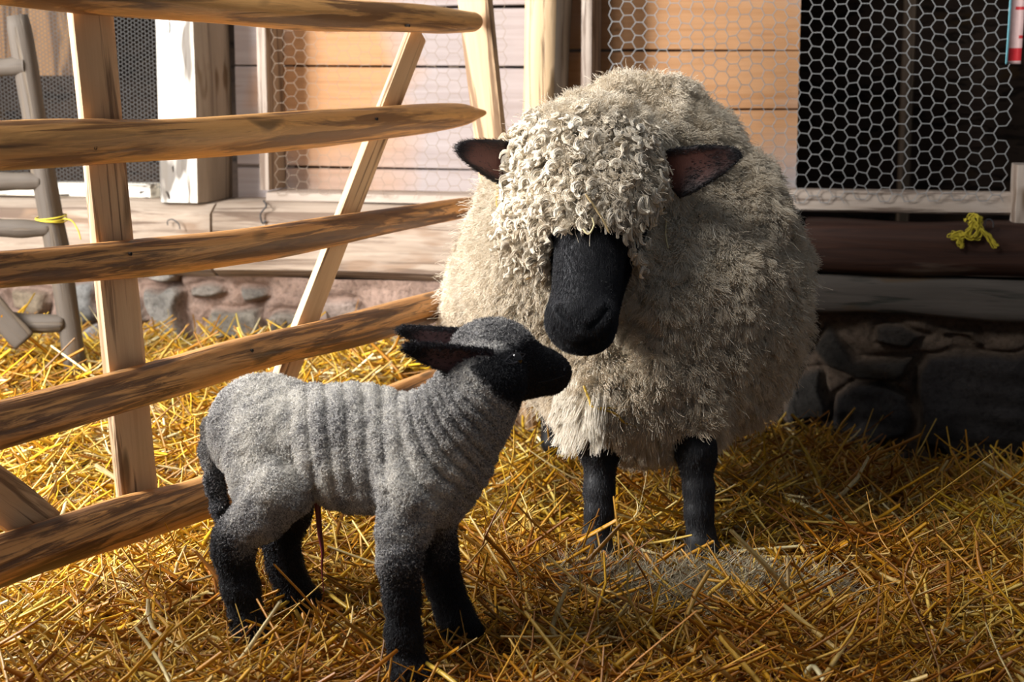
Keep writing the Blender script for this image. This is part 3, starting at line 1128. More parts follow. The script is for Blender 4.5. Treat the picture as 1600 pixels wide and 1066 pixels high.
def strands(root, nrm, direc, length, K, curl_amp, curl_freq, r, gravity=0.0, wander=0.0, guide=None, clump=0.0):
    """paths (N,K,3): grow along direc, bend down, curl, and gather towards the guide strand of the same index list"""
    N = len(root)
    t = np.linspace(0, 1, K)[None, :, None]
    L = np.broadcast_to(np.asarray(length, float), N)[:, None, None]
    d = unit(direc)
    A, B = perp(d, r)
    ph = r.uniform(0, 6.28, (N, 1, 1))
    amp = np.broadcast_to(np.asarray(curl_amp, float), N)[:, None, None]
    fr = np.broadcast_to(np.asarray(curl_freq, float), N)[:, None, None]
    p = root[:, None] + L * t * d[:, None] + L * t * t * np.array([0, 0, -gravity])
    env = np.minimum(t * 3, 1)
    p = p + amp * env * (np.cos(6.283 * fr * t + ph) * A[:, None] + np.sin(6.283 * fr * t + ph) * B[:, None])
    if wander:
        p = p + L * wander * t ** 1.3 * r.normal(size=(N, 1, 3))
    if guide is not None:
        gp, gi, groot = guide
        target = gp[gi] + (root - groot[gi])[:, None] * (1 - clump * t)
        p = p * (1 - 0.85 * clump * t ** 0.6) + target * 0.85 * clump * t ** 0.6
    return p


# ------------------------------------------------------------------ the ewe
def px_of(p):
    x, y, z = p[:, 0], p[:, 1], p[:, 2] - HC
    zc = y * _cp - z * _sp
    return 800 + F * x / zc, 533 - F * (y * _sp + z * _cp) / zc


E = P
yaw = math.radians(9)
Ry = np.array([[math.cos(yaw), -math.sin(yaw), 0], [math.sin(yaw), math.cos(yaw), 0], [0, 0, 1.0]])
ewe = Body()
ewe.ell(E(978, 404, 3.20), (.298, .42, .292), .05, 'wool', Ry)
ewe.ell(E(1028, 475, 3.03), (.240, .24, .256), .08, 'wool')
ewe.ell(E(985, 300, 3.06), (.20, .20, .20), .08, 'wool')
ewe.ell(E(868, 425, 3.00), (.158, .20, .19), .07, 'wool')
ewe.ell(E(930, 330, 2.90), (.135, .14, .15), .06, 'wool')
ewe.ell(E(1005, 604, 2.88), (.150, .118, .112), .06, 'wool')
ewe.ell(E(915, 618, 2.885), (.036, .035, .062), .03, 'wool')
ewe.ell(E(752, 500, 3.32), (.075, .14, .15), .06, 'wool')
# head under the wool
ewe.ell(E(917, 262, 2.80), (.118, .105, .098), .05, 'poll')
ewe.ell(E(905, 222, 2.86), (.105, .10, .065), .06, 'poll')
ewe.ell(E(835, 345, 2.80), (.045, .07, .060), .04, 'poll')
ewe.ell(E(920, 308, 2.725), (.075, .06, .050), .03, 'poll')
ewe.ell(E(975, 352, 2.745), (.034, .05, .042), .03, 'poll')
# black face
ewe.cone(E(925, 365, 2.715), E(910, 490, 2.645), .058, .051, .03, 'face')
ewe.ell(E(907, 500, 2.64), (.054, .05, .045), .025, 'face')
ewe.ell(E(912, 522, 2.665), (.044, .045, .026), .015, 'face')
ewe.cone(E(930, 340, 2.80), E(915, 500, 2.71), .075, .05, .03, 'face')
# ears
ewe.ear(E(812, 264, 2.80), E(712, 229, 2.755), (0.25, -1, .1), .039, cup=.3)
ewe.ear(E(1042, 276, 2.79), E(1158, 239, 2.755), (-0.2, -1, .1), .041, cup=.3)
# legs
fl, fr = ground(934, 862, 0.02), ground(1100, 868, 0.02)
for (f0, x0, x1, x2) in ((fl, 939, 936, 932), (fr, 1085, 1092, 1096)):
    yy = f0[1]
    ewe.chain([E(x0, 640, yy + .05), E(x0, 700, yy + .03), E(x1, 765, yy + .01), E(x1, 800, yy), E(x2, 838, yy - .005), E(x2, 858, yy - .015)],
              [.042, .030, .0245, .0225, .0225, .028], .012, 'leg')
    ewe.cone(E(x2 - 8, 862, yy - .02), E(x2 - 8, 872, yy - .03), .024, .026, .008, 'leg')
    ewe.cone(E(x2 + 9, 862, yy - .02), E(x2 + 9, 872, yy - .03), .024, .026, .008, 'leg')
for (x, yy) in ((868, 3.44), (1010, 3.50)):
    ewe.chain([E(x, 560, yy), E(x, 610, yy + .02), E(x - 2, 650, yy + .03), E(x - 2, 690, yy + .01)], [.050, .036, .026, .03], .02, 'leg')


def seg_px(px, py, pts):
    d = np.full(px.shape, 1e9)
    for (ax, ay), (bx, by) in zip(pts[:-1], pts[1:]):
        ex, ey = bx - ax, by - ay
        t = np.clip(((px - ax) * ex + (py - ay) * ey) / (ex * ex + ey * ey), 0, 1)
        d = np.minimum(d, np.hypot(px - ax - t * ex, py - ay - t * ey))
    return d


def ewe_lumps(p):
    px, py = px_of(p)
    fr_ = (p[:, 1] < 2.70) & (ewe.at(p, 'face') < .02)
    nos = np.minimum(seg_px(px, py, [(874, 484), (884, 497), (902, 511)]), seg_px(px, py, [(946, 482), (937, 495), (921, 510)]))
    mth = seg_px(px, py, [(866, 508), (882, 524), (911, 535), (940, 525), (956, 506)])
    phil = seg_px(px, py, [(911, 512), (911, 535)])
    face_cut = fr_ * (.0075 * np.exp(-(nos / 4.5) ** 2) + .0050 * np.exp(-(mth / 3.0) ** 2) + .0025 * np.exp(-(phil / 3.0) ** 2)
                      - .0035 * np.exp(-((nos - 9) / 6.0) ** 2))
    return wool_lumps(p) + face_cut


def wool_lumps(p):
    x, y, z = p[:, 0], p[:, 1], p[:, 2]
    w = np.clip((ewe.at(p, 'face') - .01) / .03, 0, 1) * np.clip((z - .16) / .05, 0, 1)
    for (b, l, ww, n, L, W, cp) in ewe.ears:
        a = (p - b) @ l
        w = w * np.where((a > .0) & (np.linalg.norm(p - b - np.outer(a, l), axis=1) < .06), 0, 1)
    s = np.clip((x - .02) / .15, 0, 1)
    return w * (0.005 * sumsin(x, y, z, 28, 41) + (.0015 + 0.0050 * s) * sumsin(x, y, z, 70, 42) + .0028 * s * sumsin(x, y, z, 150, 43))


EV, EQ = ewe.mesh(0.0042, ewe_lumps)
EN = vnormals(EV, EQ)
dW = np.minimum(ewe.at(EV, 'wool'), ewe.at(EV, 'poll'))
dF, dL, dE = ewe.at(EV, 'face'), ewe.at(EV, 'leg'), ewe.at(EV, 'ear')
dPoll = ewe.at(EV, 'poll')
eye_gap = (seg_px(*px_of(EV), [(1020, 314), (990, 382)]) < 10) & (EV[:, 1] < 2.95) & (dE > .02)
m_leg = (dL < dW - .002) & (EV[:, 2] < .24)
ex_, ey_ = px_of(EV)
m_face = (dF < dW - .004) & ~m_leg & (ey_ > 350 - .0022 * (ex_ - 905) ** 2 * (ex_ < 905) + 0 * ex_)
m_ear = (dE < .006) & (dW > .004)
m_face |= eye_gap
wool_w = (~m_leg & ~m_face & ~m_ear).astype(float)
C = np.tile(np.array([0.66, 0.57, 0.45]), (len(EV), 1))
C[m_face] = (0.016, 0.016, 0.019)
inner_ear = np.zeros(len(EV))
C[m_leg] = (0.010, 0.009, 0.009)
for (b, l, ww, n, L, W, cp) in ewe.ears:
    q = EV - b
    a, bb, cc = q @ l, q @ ww, q @ n
    t = np.clip(a / L, 0, 1)
    pr = W * earprof(t)
    inn = np.clip((1 - np.abs(bb) / pr - .12) / .30, 0, 1) * (EN @ n > 0.05) * np.clip((.92 - t) / .15, 0, 1)
    near = m_ear & (a > -.01) & (a < L + .01) & (np.abs(bb) < W * 1.6) & (np.abs(cc) < W)
    inn = inn * (0.75 + .25 * sumsin(EV[:, 0], EV[:, 1], EV[:, 2], 120, 3))
    cc3 = np.array([.020, .014, .014]) * (1 - inn[:, None]) + np.array([.13, .052, .040]) * inn[:, None]
    C[near] = np.clip(cc3[near], .008, 1)
    inner_ear[near] = inn[near]
ewe_root = empty('ewe', [fl[0] * .5 + fr[0] * .5, fl[1], 0.0],
                 'woolly ewe with black face and legs standing over straw beside her lamb', 'sheep')
mm = Mat('ewe_skin', 0.55, 0.35)
mm.color(mm.attr('Col'))
mm.bump(mm.noise(mm.coord('Object', (1, 1, 0.35)), 420, 3), 0.35, 0.002)
ewe_body = mesh_obj('body', EV, EQ, mm.m, ewe_root, attrs={'Col': C})

r = np.random.default_rng(77)
M_WOOL = hair_mat('wool', [(0.0, (0.46, 0.345, 0.225)), (0.35, (0.70, 0.585, 0.435)), (0.75, (0.84, 0.745, 0.60)), (1.0, (0.90, 0.83, 0.71))], 0.85, 0.1)
vis = np.clip(0.40 - (EN @ np.array([0.1, 1.0, 0.15])) * 1.2, 0.12, 1.0)      # thin the fleece on her far end
poll_w = np.clip((0.02 - dPoll) / .02, 0, 1) * wool_w * np.clip((ey_ - 178) / 30, 0, 1)
# --- body fleece: crimped staples that gather into soft clumps
body_w = wool_w * vis * (1 - 0.8 * poll_w)
g_root, g_n, _ = scatter(EV, EQ, EN, body_w, 9000, r)
side = np.clip((g_root[:, 0] - 0.03) / .16, 0, 1)                              # her left side is longer and more tousled
gd = unit(g_n * (0.75 + .2 * side[:, None]) + np.array([0, -.05, -.30]) + r.normal(0, .36, (len(g_root), 3)) * (0.5 + side[:, None]))
gl = (0.016 + .010 * side) * r.uniform(.7, 1.3, len(g_root))
K = 7
g_path = strands(g_root, g_n, gd, gl, K, .0022, 1.4, r, gravity=.25)
NB_ = 300000
b_root, b_n, b_vi = scatter(EV, EQ, EN, body_w, NB_, r)
gi = nearest(g_root, b_root)
bd = unit(b_n + np.array([0, -.05, -.35]) + r.normal(0, .30, b_root.shape))
bp = strands(b_root, b_n, bd, gl[gi] * r.uniform(.75, 1.15, NB_), K, .0013, r.uniform(1.2, 2.6, NB_), r, gravity=.2, wander=.10,
             guide=(g_path, gi, g_root), clump=.55)
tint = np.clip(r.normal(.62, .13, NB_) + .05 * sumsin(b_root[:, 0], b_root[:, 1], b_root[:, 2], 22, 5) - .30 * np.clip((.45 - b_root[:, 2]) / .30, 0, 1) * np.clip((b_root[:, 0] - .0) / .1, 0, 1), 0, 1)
rad = np.linspace(.00044, .00026, K)[None] * np.ones((NB_, 1))
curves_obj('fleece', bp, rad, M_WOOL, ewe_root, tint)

# --- curly forelock: fat ringlets, each a bundle of fibres round one bent guide
front = np.clip((EV[:, 2] - .50) / .04, 0, 1)
pw = poll_w * front * (EN[:, 1] < .35)
NL, PER, KL = 1050, 30, 14
l_root, l_n, _ = scatter(EV, EQ, EN, pw, NL, r)
ctr = E(917, 240, 2.80)
out = unit((l_root - ctr) * np.array([1, .5, 1]))
ld = unit(l_n * .9 + out * .35 + np.array([0, -.12, -.28]) + r.normal(0, .60, l_n.shape))
ll = r.uniform(.016, .038, NL)
l_path = strands(l_root, l_n, ld, ll, KL, r.uniform(.0030, .0055, NL), r.uniform(1.2, 2.3, NL), r, gravity=.35)
A, B = perp(ld, r)
an, rd = r.uniform(0, 6.28, (NL, PER, 1, 1)), np.sqrt(r.uniform(0, 1, (NL, PER, 1, 1)))
tt = np.linspace(0, 1, KL)[None, None, :, None]
prof = .0042 * (0.75 + .5 * np.sin(np.pi * np.minimum(tt * 1.05, 1))) * np.where(tt > .85, 1 - (tt - .85) * 3.2, 1)
sz = r.uniform(.75, 1.35, (NL, 1, 1, 1))
lp = l_path[:, None] + sz * rd * prof * (np.cos(an + 2.2 * tt) * A[:, None, None] + np.sin(an + 2.2 * tt) * B[:, None, None])
lp = lp + r.normal(0, .00035, lp.shape)
lp = lp.reshape(NL * PER, KL, 3)
tint = np.clip(np.repeat(r.normal(.72, .14, NL), PER) + r.normal(0, .06, NL * PER), 0, 1)
curves_obj('forelock', lp, np.linspace(.00062, .00045, KL)[None] * np.ones((NL * PER, 1)), M_WOOL, ewe_root, tint)

# --- long white tuft hanging on her chest beside the lamb's nose
tw_ = wool_w * (np.abs(ex_ - 915) < 34) * (ey_ > 548) * (ey_ < 655) * (EN[:, 1] < 0)
NT = 5200
t_root, t_n, _ = scatter(EV, EQ, EN, tw_, NT, r)
tq = nearest(t_root[:70], t_root)
tg = strands(t_root[:70], t_n[:70], unit(t_n[:70] * .55 + np.array([0, 0, -1.0]) + r.normal(0, .12, (70, 3))), r.uniform(.05, .075, 70), 9, .002, .8, r)
tp = strands(t_root, t_n, unit(t_n * .55 + np.array([0, 0, -1.0]) + r.normal(0, .14, t_n.shape)), r.uniform(.045, .075, NT), 9, .0010, .9, r, guide=(tg, tq, t_root[:70]), clump=.6)
curves_obj('chest_tuft', tp, np.linspace(.0005, .0003, 9)[None] * np.ones((NT, 1)), M_WOOL, ewe_root, np.clip(r.normal(.95, .06, NT), 0, 1))

# --- sparse fuzz over the outline
NF = 9000
f_root, f_n, _ = scatter(EV, EQ, EN, wool_w * vis, NF, r)
fp = strands(f_root, f_n, unit(f_n + r.normal(0, .45, f_n.shape) + [0, 0, -.1]), r.uniform(.020, .042, NF), 7, .002, r.uniform(.6, 1.6, NF), r, gravity=.25, wander=.15)
curves_obj('fleece_fuzz', fp, .00028, M_WOOL, ewe_root, np.clip(r.normal(.7, .15, NF), 0, 1))

# --- short black hair of the face and legs
M_BLACKHAIR = hair_mat('black_hair', [(0.0, (0.005, 0.005, 0.007)), (0.7, (0.011, 0.011, 0.016)), (1.0, (0.045, 0.034, 0.030))], 0.36, 0.42)
NS = 60000
s_root, s_n, s_vi = scatter(EV, EQ, EN, (m_face * 1.0) + m_leg * .8 * (EV[:, 1] < 3.2) + m_ear * .5 * (1 - .92 * inner_ear), NS, r)
face_dir = unit(E(907, 520, 2.62) - E(925, 330, 2.72))
comb = np.where(m_leg[s_vi][:, None], np.array([[0, -.1, -1.0]]), face_dir[None])
for (b, l, ww, n, L, W, cp) in ewe.ears:
    sel = m_ear[s_vi] & (np.linalg.norm(s_root - b, axis=1) < L * 1.2)
    comb[sel] = l
sp_ = strands(s_root, s_n, unit(s_n * .24 + comb + r.normal(0, .13, s_n.shape)), r.uniform(.004, .0075, NS) * np.where(m_leg[s_vi], 1.0, 1), 4, .0003, 1, r)
st = np.clip(r.normal(.35, .2, NS) + np.where(m_leg[s_vi], .15, 0), 0, 1)
curves_obj('short_hair', sp_, np.linspace(.00026, .00014, 4)[None] * np.ones((NS, 1)), M_BLACKHAIR, ewe_root, st)

# nostrils and mouth: dark glossy slits set in the muzzle
ewe_bvh = BVHTree.FromPolygons([tuple(v) for v in EV], [tuple(q) for q in EQ])


def on_ewe(px, py, lift=0.0):
    d = Vector(ray(px, py)).normalized()
    h = ewe_bvh.ray_cast(Vector((0, 0, HC)), d)
    if h[0] is None:
        return None
    return np.array(h[0] - d * lift)


M_NOSE = flat('nostril_skin', (0.016, 0.014, 0.017), 0.4, 0.4)
# the eye half hidden below the wool on her left side
M_EYE = flat('dark_eye', (0.012, 0.009, 0.008), 0.08, 0.8)

# ------------------------------------------------------------------ the lamb
nf, ff = ground(636, 1050, .028), ground(716, 985, .028)
nh, fh = ground(396, 1000, .028), ground(474, 940, .028)
YS, YR = (nf[1] + ff[1]) / 2, (nh[1] + fh[1]) / 2


def YL(px):      # depth of the lamb's mid plane at a photo column
    return YR + (YS - YR) * (px - 430) / (670 - 430)


def Q(px, py, off=0.0):
    return P(px, py, YL(px) + off)


lamb = Body()
lamb.ell(Q(412, 672), (.076, .070, .078), .03, 'coat')
lamb.cone(Q(415, 672), Q(560, 700), .073, .085, .03, 'coat', .86)
lamb.cone(Q(560, 700), Q(655, 712), .085, .082, .03, 'coat', .84)
lamb.ell(Q(678, 722), (.064, .066, .094), .03, 'coat')
lamb.cone(Q(702, 690), Q(746, 605), .066, .050, .035, 'coat')
lamb.cone(Q(735, 640), Q(770, 590), .055, .042, .03, 'coat')
# head, nose towards the ewe and slightly away
YH = YL(700) + .015
lamb.ell(P(768, 552, YH), (.056, .046, .047), .02, 'head')
lamb.cone(P(790, 562, YH), P(862, 580, YH + .015), .045, .025, .02, 'head', .92)
lamb.cone(P(855, 572, YH + .014), P(874, 581, YH + .018), .020, .0145, .012, 'head')
lamb.cone(P(796, 590, YH), P(860, 596, YH + .016), .036, .017, .02, 'head', .9)
lamb.ear(P(772, 572, YH - .060), P(628, 543, YH - .086), (0.1, -.85, -.45), .0265, grp='ear', th=.0045, cup=.25)
lamb.ear(P(735, 534, YH + .040), P(619, 516, YH + .030), (0.0, -.80, -.5), .0235, grp='ear', th=.0045, cup=.25)
# front legs
o = nf[1] - YL(636)
lamb.chain([Q(648, 770, o * .6), Q(630, 830, o * .85), Q(624, 880, nf[1] - YL(624)), Q(628, 930, nf[1] - YL(628)), Q(631, 990, nf[1] - YL(631)), Q(636, 1030, nf[1] - YL(636))],
           [.050, .032, .0255, .0215, .021, .024], .018, 'leg')
lamb.cone(P(630, 1040, nf[1] - .012), P(634, 1056, nf[1] - .022), .019, .019, .008, 'leg')
lamb.cone(P(650, 1040, nf[1] - .006), P(658, 1056, nf[1] - .012), .019, .019, .008, 'leg')
o = ff[1] - YL(700)
lamb.chain([Q(662, 780, o * .6), Q(672, 830, o * .9), P(684, 870, ff[1]), P(695, 915, ff[1]), P(709, 955, ff[1]), P(716, 972, ff[1] - .005)],
           [.052, .034, .026, .0225, .023, .025], .018, 'leg')
lamb.cone(P(716, 972, ff[1] - .01), P(734, 984, ff[1] - .015), .022, .019, .01, 'leg')
# hind legs: thigh, stifle forward, hock back, shank down
o = nh[1] - YL(380)
lamb.ell(Q(420, 732, o * .55), (.058, .042, .086), .03, 'coat')
lamb.chain([Q(432, 770, o * .8), Q(408, 805, o * .95), P(366, 838, nh[1]), P(364, 862, nh[1]), P(376, 915, nh[1]), P(387, 965, nh[1]), P(394, 985, nh[1])],
           [.048, .033, .026, .0250, .0235, .022, .024], .018, 'leg')
lamb.cone(P(392, 986, nh[1] - .008), P(404, 1004, nh[1] - .016), .020, .018, .008, 'leg')
o = fh[1] - YL(450)
lamb.ell(Q(428, 735, o * .5), (.060, .040, .080), .03, 'coat')
lamb.chain([Q(448, 765, o * .8), Q(446, 800, o), P(438, 838, fh[1]), P(445, 880, fh[1]), P(458, 915, fh[1]), P(466, 928, fh[1])],
           [.048, .036, .026, .024, .023, .025], .018, 'leg')
lamb.cone(P(466, 928, fh[1] - .005), P(487, 938, fh[1] - .01), .021, .018, .01, 'leg')
# tail
lamb.chain([Q(352, 640), Q(333, 668), Q(329, 705, -.01), Q(335, 755, -.015), Q(345, 795, -.015), Q(349, 825, -.015)],
           [.014, .0135, .0135, .0125, .0110, .0085], .012, 'tail')


def lamb_folds(p):
    """skin folds hanging over the ribs and round the neck"""
    x, y, z = p[:, 0], p[:, 1], p[:, 2]
    px, py = px_of(p)
    warp = 0.75 * sumsin(x, y * .3, z, 12, 61) + 0.22 * sumsin(x, y, z, 40, 62)
    lean = np.where(px > 640, (px - 640) * 0.004, 0)
    s = (px - 380) + (py - 690) * (-0.10 - 0.9 * np.clip((px - 620) / 100, 0, 1))
    ph = s / 29.0 * 6.283 + warp
    w = np.clip((px - 440) / 45, 0, 1) * np.clip((800 - px) / 60, 0, 1) * np.clip((815 - py - (px > 600) * (px - 600) * .1) / 60, 0, 1)
    w = w * np.clip((py - 585) / 40, 0.15, 1) * np.where((px > 700) & (py < 620), .35, 1)
    w = w * np.clip(0.85 + .3 * sumsin(x, y, z, 16, 66), .25, 1.2)
    fold = 0.0115 * (np.abs(np.cos(ph / 2)) ** .8 - 0.65)
    curl = 0.0010 * sumsin(x, y, z, 230, 63) + .0007 * sumsin(x, y, z, 420, 64)
    thigh = np.clip((z - .16) / .06, 0, 1) * np.clip((760 - px) / 40, 0, 1)
    ek = np.clip(lamb.at(p, 'ear') / .012, 0, 1)
    thigh, w = thigh * ek, w * ek
    return -fold * w - curl * thigh


LV, LQ = lamb.mesh(0.0027, lamb_folds)
LN = vnormals(LV, LQ)
lx, ly = px_of(LV)
nzv = sumsin(LV[:, 0], LV[:, 1], LV[:, 2], 40, 71)
nz2 = sumsin(LV[:, 0], LV[:, 1], LV[:, 2], 150, 72)
dH, dEr, dT, dC = lamb.at(LV, 'head'), lamb.at(LV, 'ear'), lamb.at(LV, 'tail'), lamb.at(LV, 'coat')
# how black each place of the coat is
k_leg = np.clip((0.212 + 0.014 * nzv - LV[:, 2]) / .075, 0, 1)
k_hind = np.clip((0.195 + .02 * np.clip((430 - lx) / 80, -1, 1) + 0.012 * nzv - LV[:, 2]) / .05, 0, 1) * (lx < 520) * ((dT > dC - .002) | (LV[:, 2] < .12))
k_head = np.clip((ly - 562 + (lx - 745) * .50 + 5 * nzv) / 16, 0, 1) * np.clip(((lx - 736) * 1.05 - (ly - 578) + 8 * nzv) / 22, 0, 1) * (lx > 735) * (ly < 668)
k_ear = ((dEr < dC) & (dEr < .006)) * 1.0
k_tail = ((dT < dC) & (lx < 372)) * .55
blk = np.clip(np.maximum.reduce([k_leg, k_hind, k_head, k_ear]), 0, 1)
grey = np.array([0.42, 0.41, 0.415])
pale = np.array([0.86, 0.82, 0.75])
drk = np.array([0.10, 0.095, 0.10])
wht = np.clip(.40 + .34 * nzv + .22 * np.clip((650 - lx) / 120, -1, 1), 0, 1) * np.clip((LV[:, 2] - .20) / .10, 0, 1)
wht = wht * np.where(dH < dC, .15, 1)
C = grey * (1 - wht[:, None]) + pale * wht[:, None]
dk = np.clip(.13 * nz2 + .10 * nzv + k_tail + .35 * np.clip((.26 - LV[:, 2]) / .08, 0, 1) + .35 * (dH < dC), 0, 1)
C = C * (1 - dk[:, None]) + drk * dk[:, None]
C = C * (1 - blk[:, None]) + np.array([.014, .013, .014]) * blk[:, None]
inner_l = np.zeros(len(LV))
for (b, l, ww, n, L, W, cp) in lamb.ears:
    q = LV - b
    a, bb = q @ l, q @ ww
    t = np.clip(a / L, 0, 1)
    pr = W * earprof(t)
    inn = np.clip((1 - np.abs(bb) / pr) / .35, 0, 1) * (LN @ n > .05) * np.clip((.85 - t) / .2, 0, 1)
    near = (k_ear > 0) & (np.abs(bb) < W * 1.6) & (np.abs(q @ n) < W)
    inner_l[near] = inn[near]
    C[near] = (np.array([.020, .016, .018]) * (1 - inn[:, None]) + np.array([.10, .058, .062]) * inn[:, None])[near]
lamb_root = empty('lamb', [nf[0] * .5 + nh[0] * .5, (YS + YR) / 2, 0.0],
                  'newborn grey lamb with black face and legs, nosing up to the ewe', 'lamb')
mm = Mat('lamb_skin', 0.8, 0.15)
mm.color(mm.attr('Col'))
mesh_obj('body', LV, LQ, mm.m, lamb_root, attrs={'Col': np.clip(C, .005, 1)})

# tight curls of the grey coat
r = np.random.default_rng(123)
facing = np.clip(.55 - LN[:, 1], .3, 1)
coat_w = (1 - blk) * facing * (k_ear < .5)
NLc = 180000
c_root, c_n, c_vi = scatter(LV, LQ, LN, coat_w, NLc, r)
cd = unit(c_n * .55 + r.normal(0, .5, c_n.shape) + [-.1, 0, -.3])
cp_ = strands(c_root, c_n, cd, r.uniform(.0028, .0058, NLc), 6, r.uniform(.0005, .0010, NLc), r.uniform(.8, 1.8, NLc), r)
lum = C[c_vi].mean(1)
tint = np.clip(lum * 1.05 + r.normal(0, .17, NLc), 0, 1)
M_COAT = hair_mat('lamb_coat', [(0.0, (0.016, 0.015, 0.016)), (0.2, (0.13, 0.125, 0.13)), (0.5, (0.50, 0.48, 0.46)), (0.8, (0.82, 0.78, 0.71))], 0.7, 0.2)
curves_obj('coat', cp_, np.linspace(.00032, .00022, 6)[None] * np.ones((NLc, 1)), M_COAT, lamb_root, tint)
# short black hair
NLb = 42000
s_root, s_n, s_vi = scatter(LV, LQ, LN, np.clip(blk, 0, 1) * facing * (1 - .9 * inner_l), NLb, r)
comb = np.tile(np.array([0, 0, -1.0]), (NLb, 1))
hd = dH[s_vi] < dC[s_vi]
comb[hd] = unit(P(790, 560, YH) - P(870, 580, YH + .015))
for (b, l, ww, n, L, W, cp) in lamb.ears:
    sel = (k_ear[s_vi] > .5) & (np.abs((s_root - b) @ n) < W * 1.2)
    comb[sel] = l
sp_ = strands(s_root, s_n, unit(s_n * .5 + comb * .9 + r.normal(0, .35, s_n.shape)), r.uniform(.003, .007, NLb) * np.where(hd, .6, 1.0), 5, .0005, 1.2, r)
curves_obj('short_hair', sp_, np.linspace(.00034, .0002, 5)[None] * np.ones((NLb, 1)), M_BLACKHAIR, lamb_root, np.clip(r.normal(.3, .2, NLb), 0, 1))

lamb_bvh = BVHTree.FromPolygons([tuple(v) for v in LV], [tuple(q) for q in LQ])


def on_lamb(px, py, lift=0.0):
    d = Vector(ray(px, py)).normalized()
    h = lamb_bvh.ray_cast(Vector((0, 0, HC)), d)
    return None if h[0] is None else np.array(h[0] - d * lift)


def ball(name, c, rr, mat, parent, sc=(1, 1, 1)):
    V, Fc = [], []
    nu, nv = 20, 12
    for a in range(nv + 1):
        for b in range(nu):
            th, ph = math.pi * a / nv, 2 * math.pi * b / nu
            V.append((c[0] + rr * sc[0] * math.sin(th) * math.cos(ph), c[1] + rr * sc[1] * math.sin(th) * math.sin(ph), c[2] + rr * sc[2] * math.cos(th)))
    for a in range(nv):
        for b in range(nu):
            Fc.append((a * nu + b, (a + 1) * nu + b, (a + 1) * nu + (b + 1) % nu, a * nu + (b + 1) % nu))
    return mesh_obj(name, V, Fc, mat, parent)


e = on_lamb(806, 561, -.006)
if e is not None:
    ball('eye', e, .0095, M_EYE, lamb_root)
    lid = [on_lamb(x, y, .0016) for x, y in ((789, 566), (796, 568.5), (806, 567), (814, 561), (821, 553))]
    lid2 = [on_lamb(x, y, .0012) for x, y in ((789, 565), (798, 556), (808, 552), (821, 553))]
    V, Fq = tubes([smooth_path(lid, 18), smooth_path(lid2, 18)], np.interp(np.linspace(0, 1, 18), [0, .5, 1], [.0006, .0016, .0006])[None], 6)
    under(mesh_obj('eyelid', V, Fq, flat('eyelid_skin', (0.055, 0.05, 0.055), 0.45, .5)), bpy.data.objects['eye'])
q = [on_lamb(x, y, .0003) for x, y in ((880, 570), (883, 575), (881, 580))]
if all(v is not None for v in q):
    V, Fq = tubes([smooth_path(q, 12)], .0014, 6)
    mesh_obj('nostril', V, Fq, M_NOSE, lamb_root)
q = [on_lamb(x, y, .0003) for x, y in ((840, 598), (858, 595), (874, 590), (883, 587))]
if all(v is not None for v in q):
    V, Fq = tubes([smooth_path(q, 14)], .0011, 6)
    mesh_obj('mouth', V, Fq, M_NOSE, lamb_root)
# umbilical cord
pts = [Q(494, 770), Q(497, 800), Q(500, 835), Q(504, 862), Q(503, 890), Q(506, 925)]
V, Fq = tubes([smooth_path(pts, 30)], np.interp(np.linspace(0, 5, 30), range(6), [.006, .0045, .0038, .0026, .0011, .0006])[None], 8)
tag(mesh_obj('umbilical_cord', V, Fq, flat('drying_cord', (0.16, 0.02, 0.03), 0.35, .5), lamb_root), 'thin dark red umbilical cord')
# the ewe's eye, almost under the wool
e = on_ewe(1003, 352, -.006)
if e is not None:
    ball('eye', e, .013, M_EYE, ewe_root)

# ------------------------------------------------------------------ straw
STRAW_COL = np.array([(0.66, 0.36, 0.016), (0.74, 0.46, 0.025), (0.54, 0.245, 0.010), (0.80, 0.60, 0.15), (0.40, 0.165, 0.010), (0.90, 0.78, 0.44), (0.62, 0.40, 0.09), (0.34, 0.17, 0.04)])
STRAW_P = np.array([.22, .17, .19, .12, .11, .06, .08, .05])
ms = Mat('straw', 0.42, 0.5)
ns = ms.noise(ms.coord('Object'), 160, 3)
ms.color(ms.mix(1.0, ms.attr('Col'), ms.ramp(ns, [(0.3, 0.80), (0.7, 1.15)]), 'MULTIPLY'))
M_STRAW = ms.m


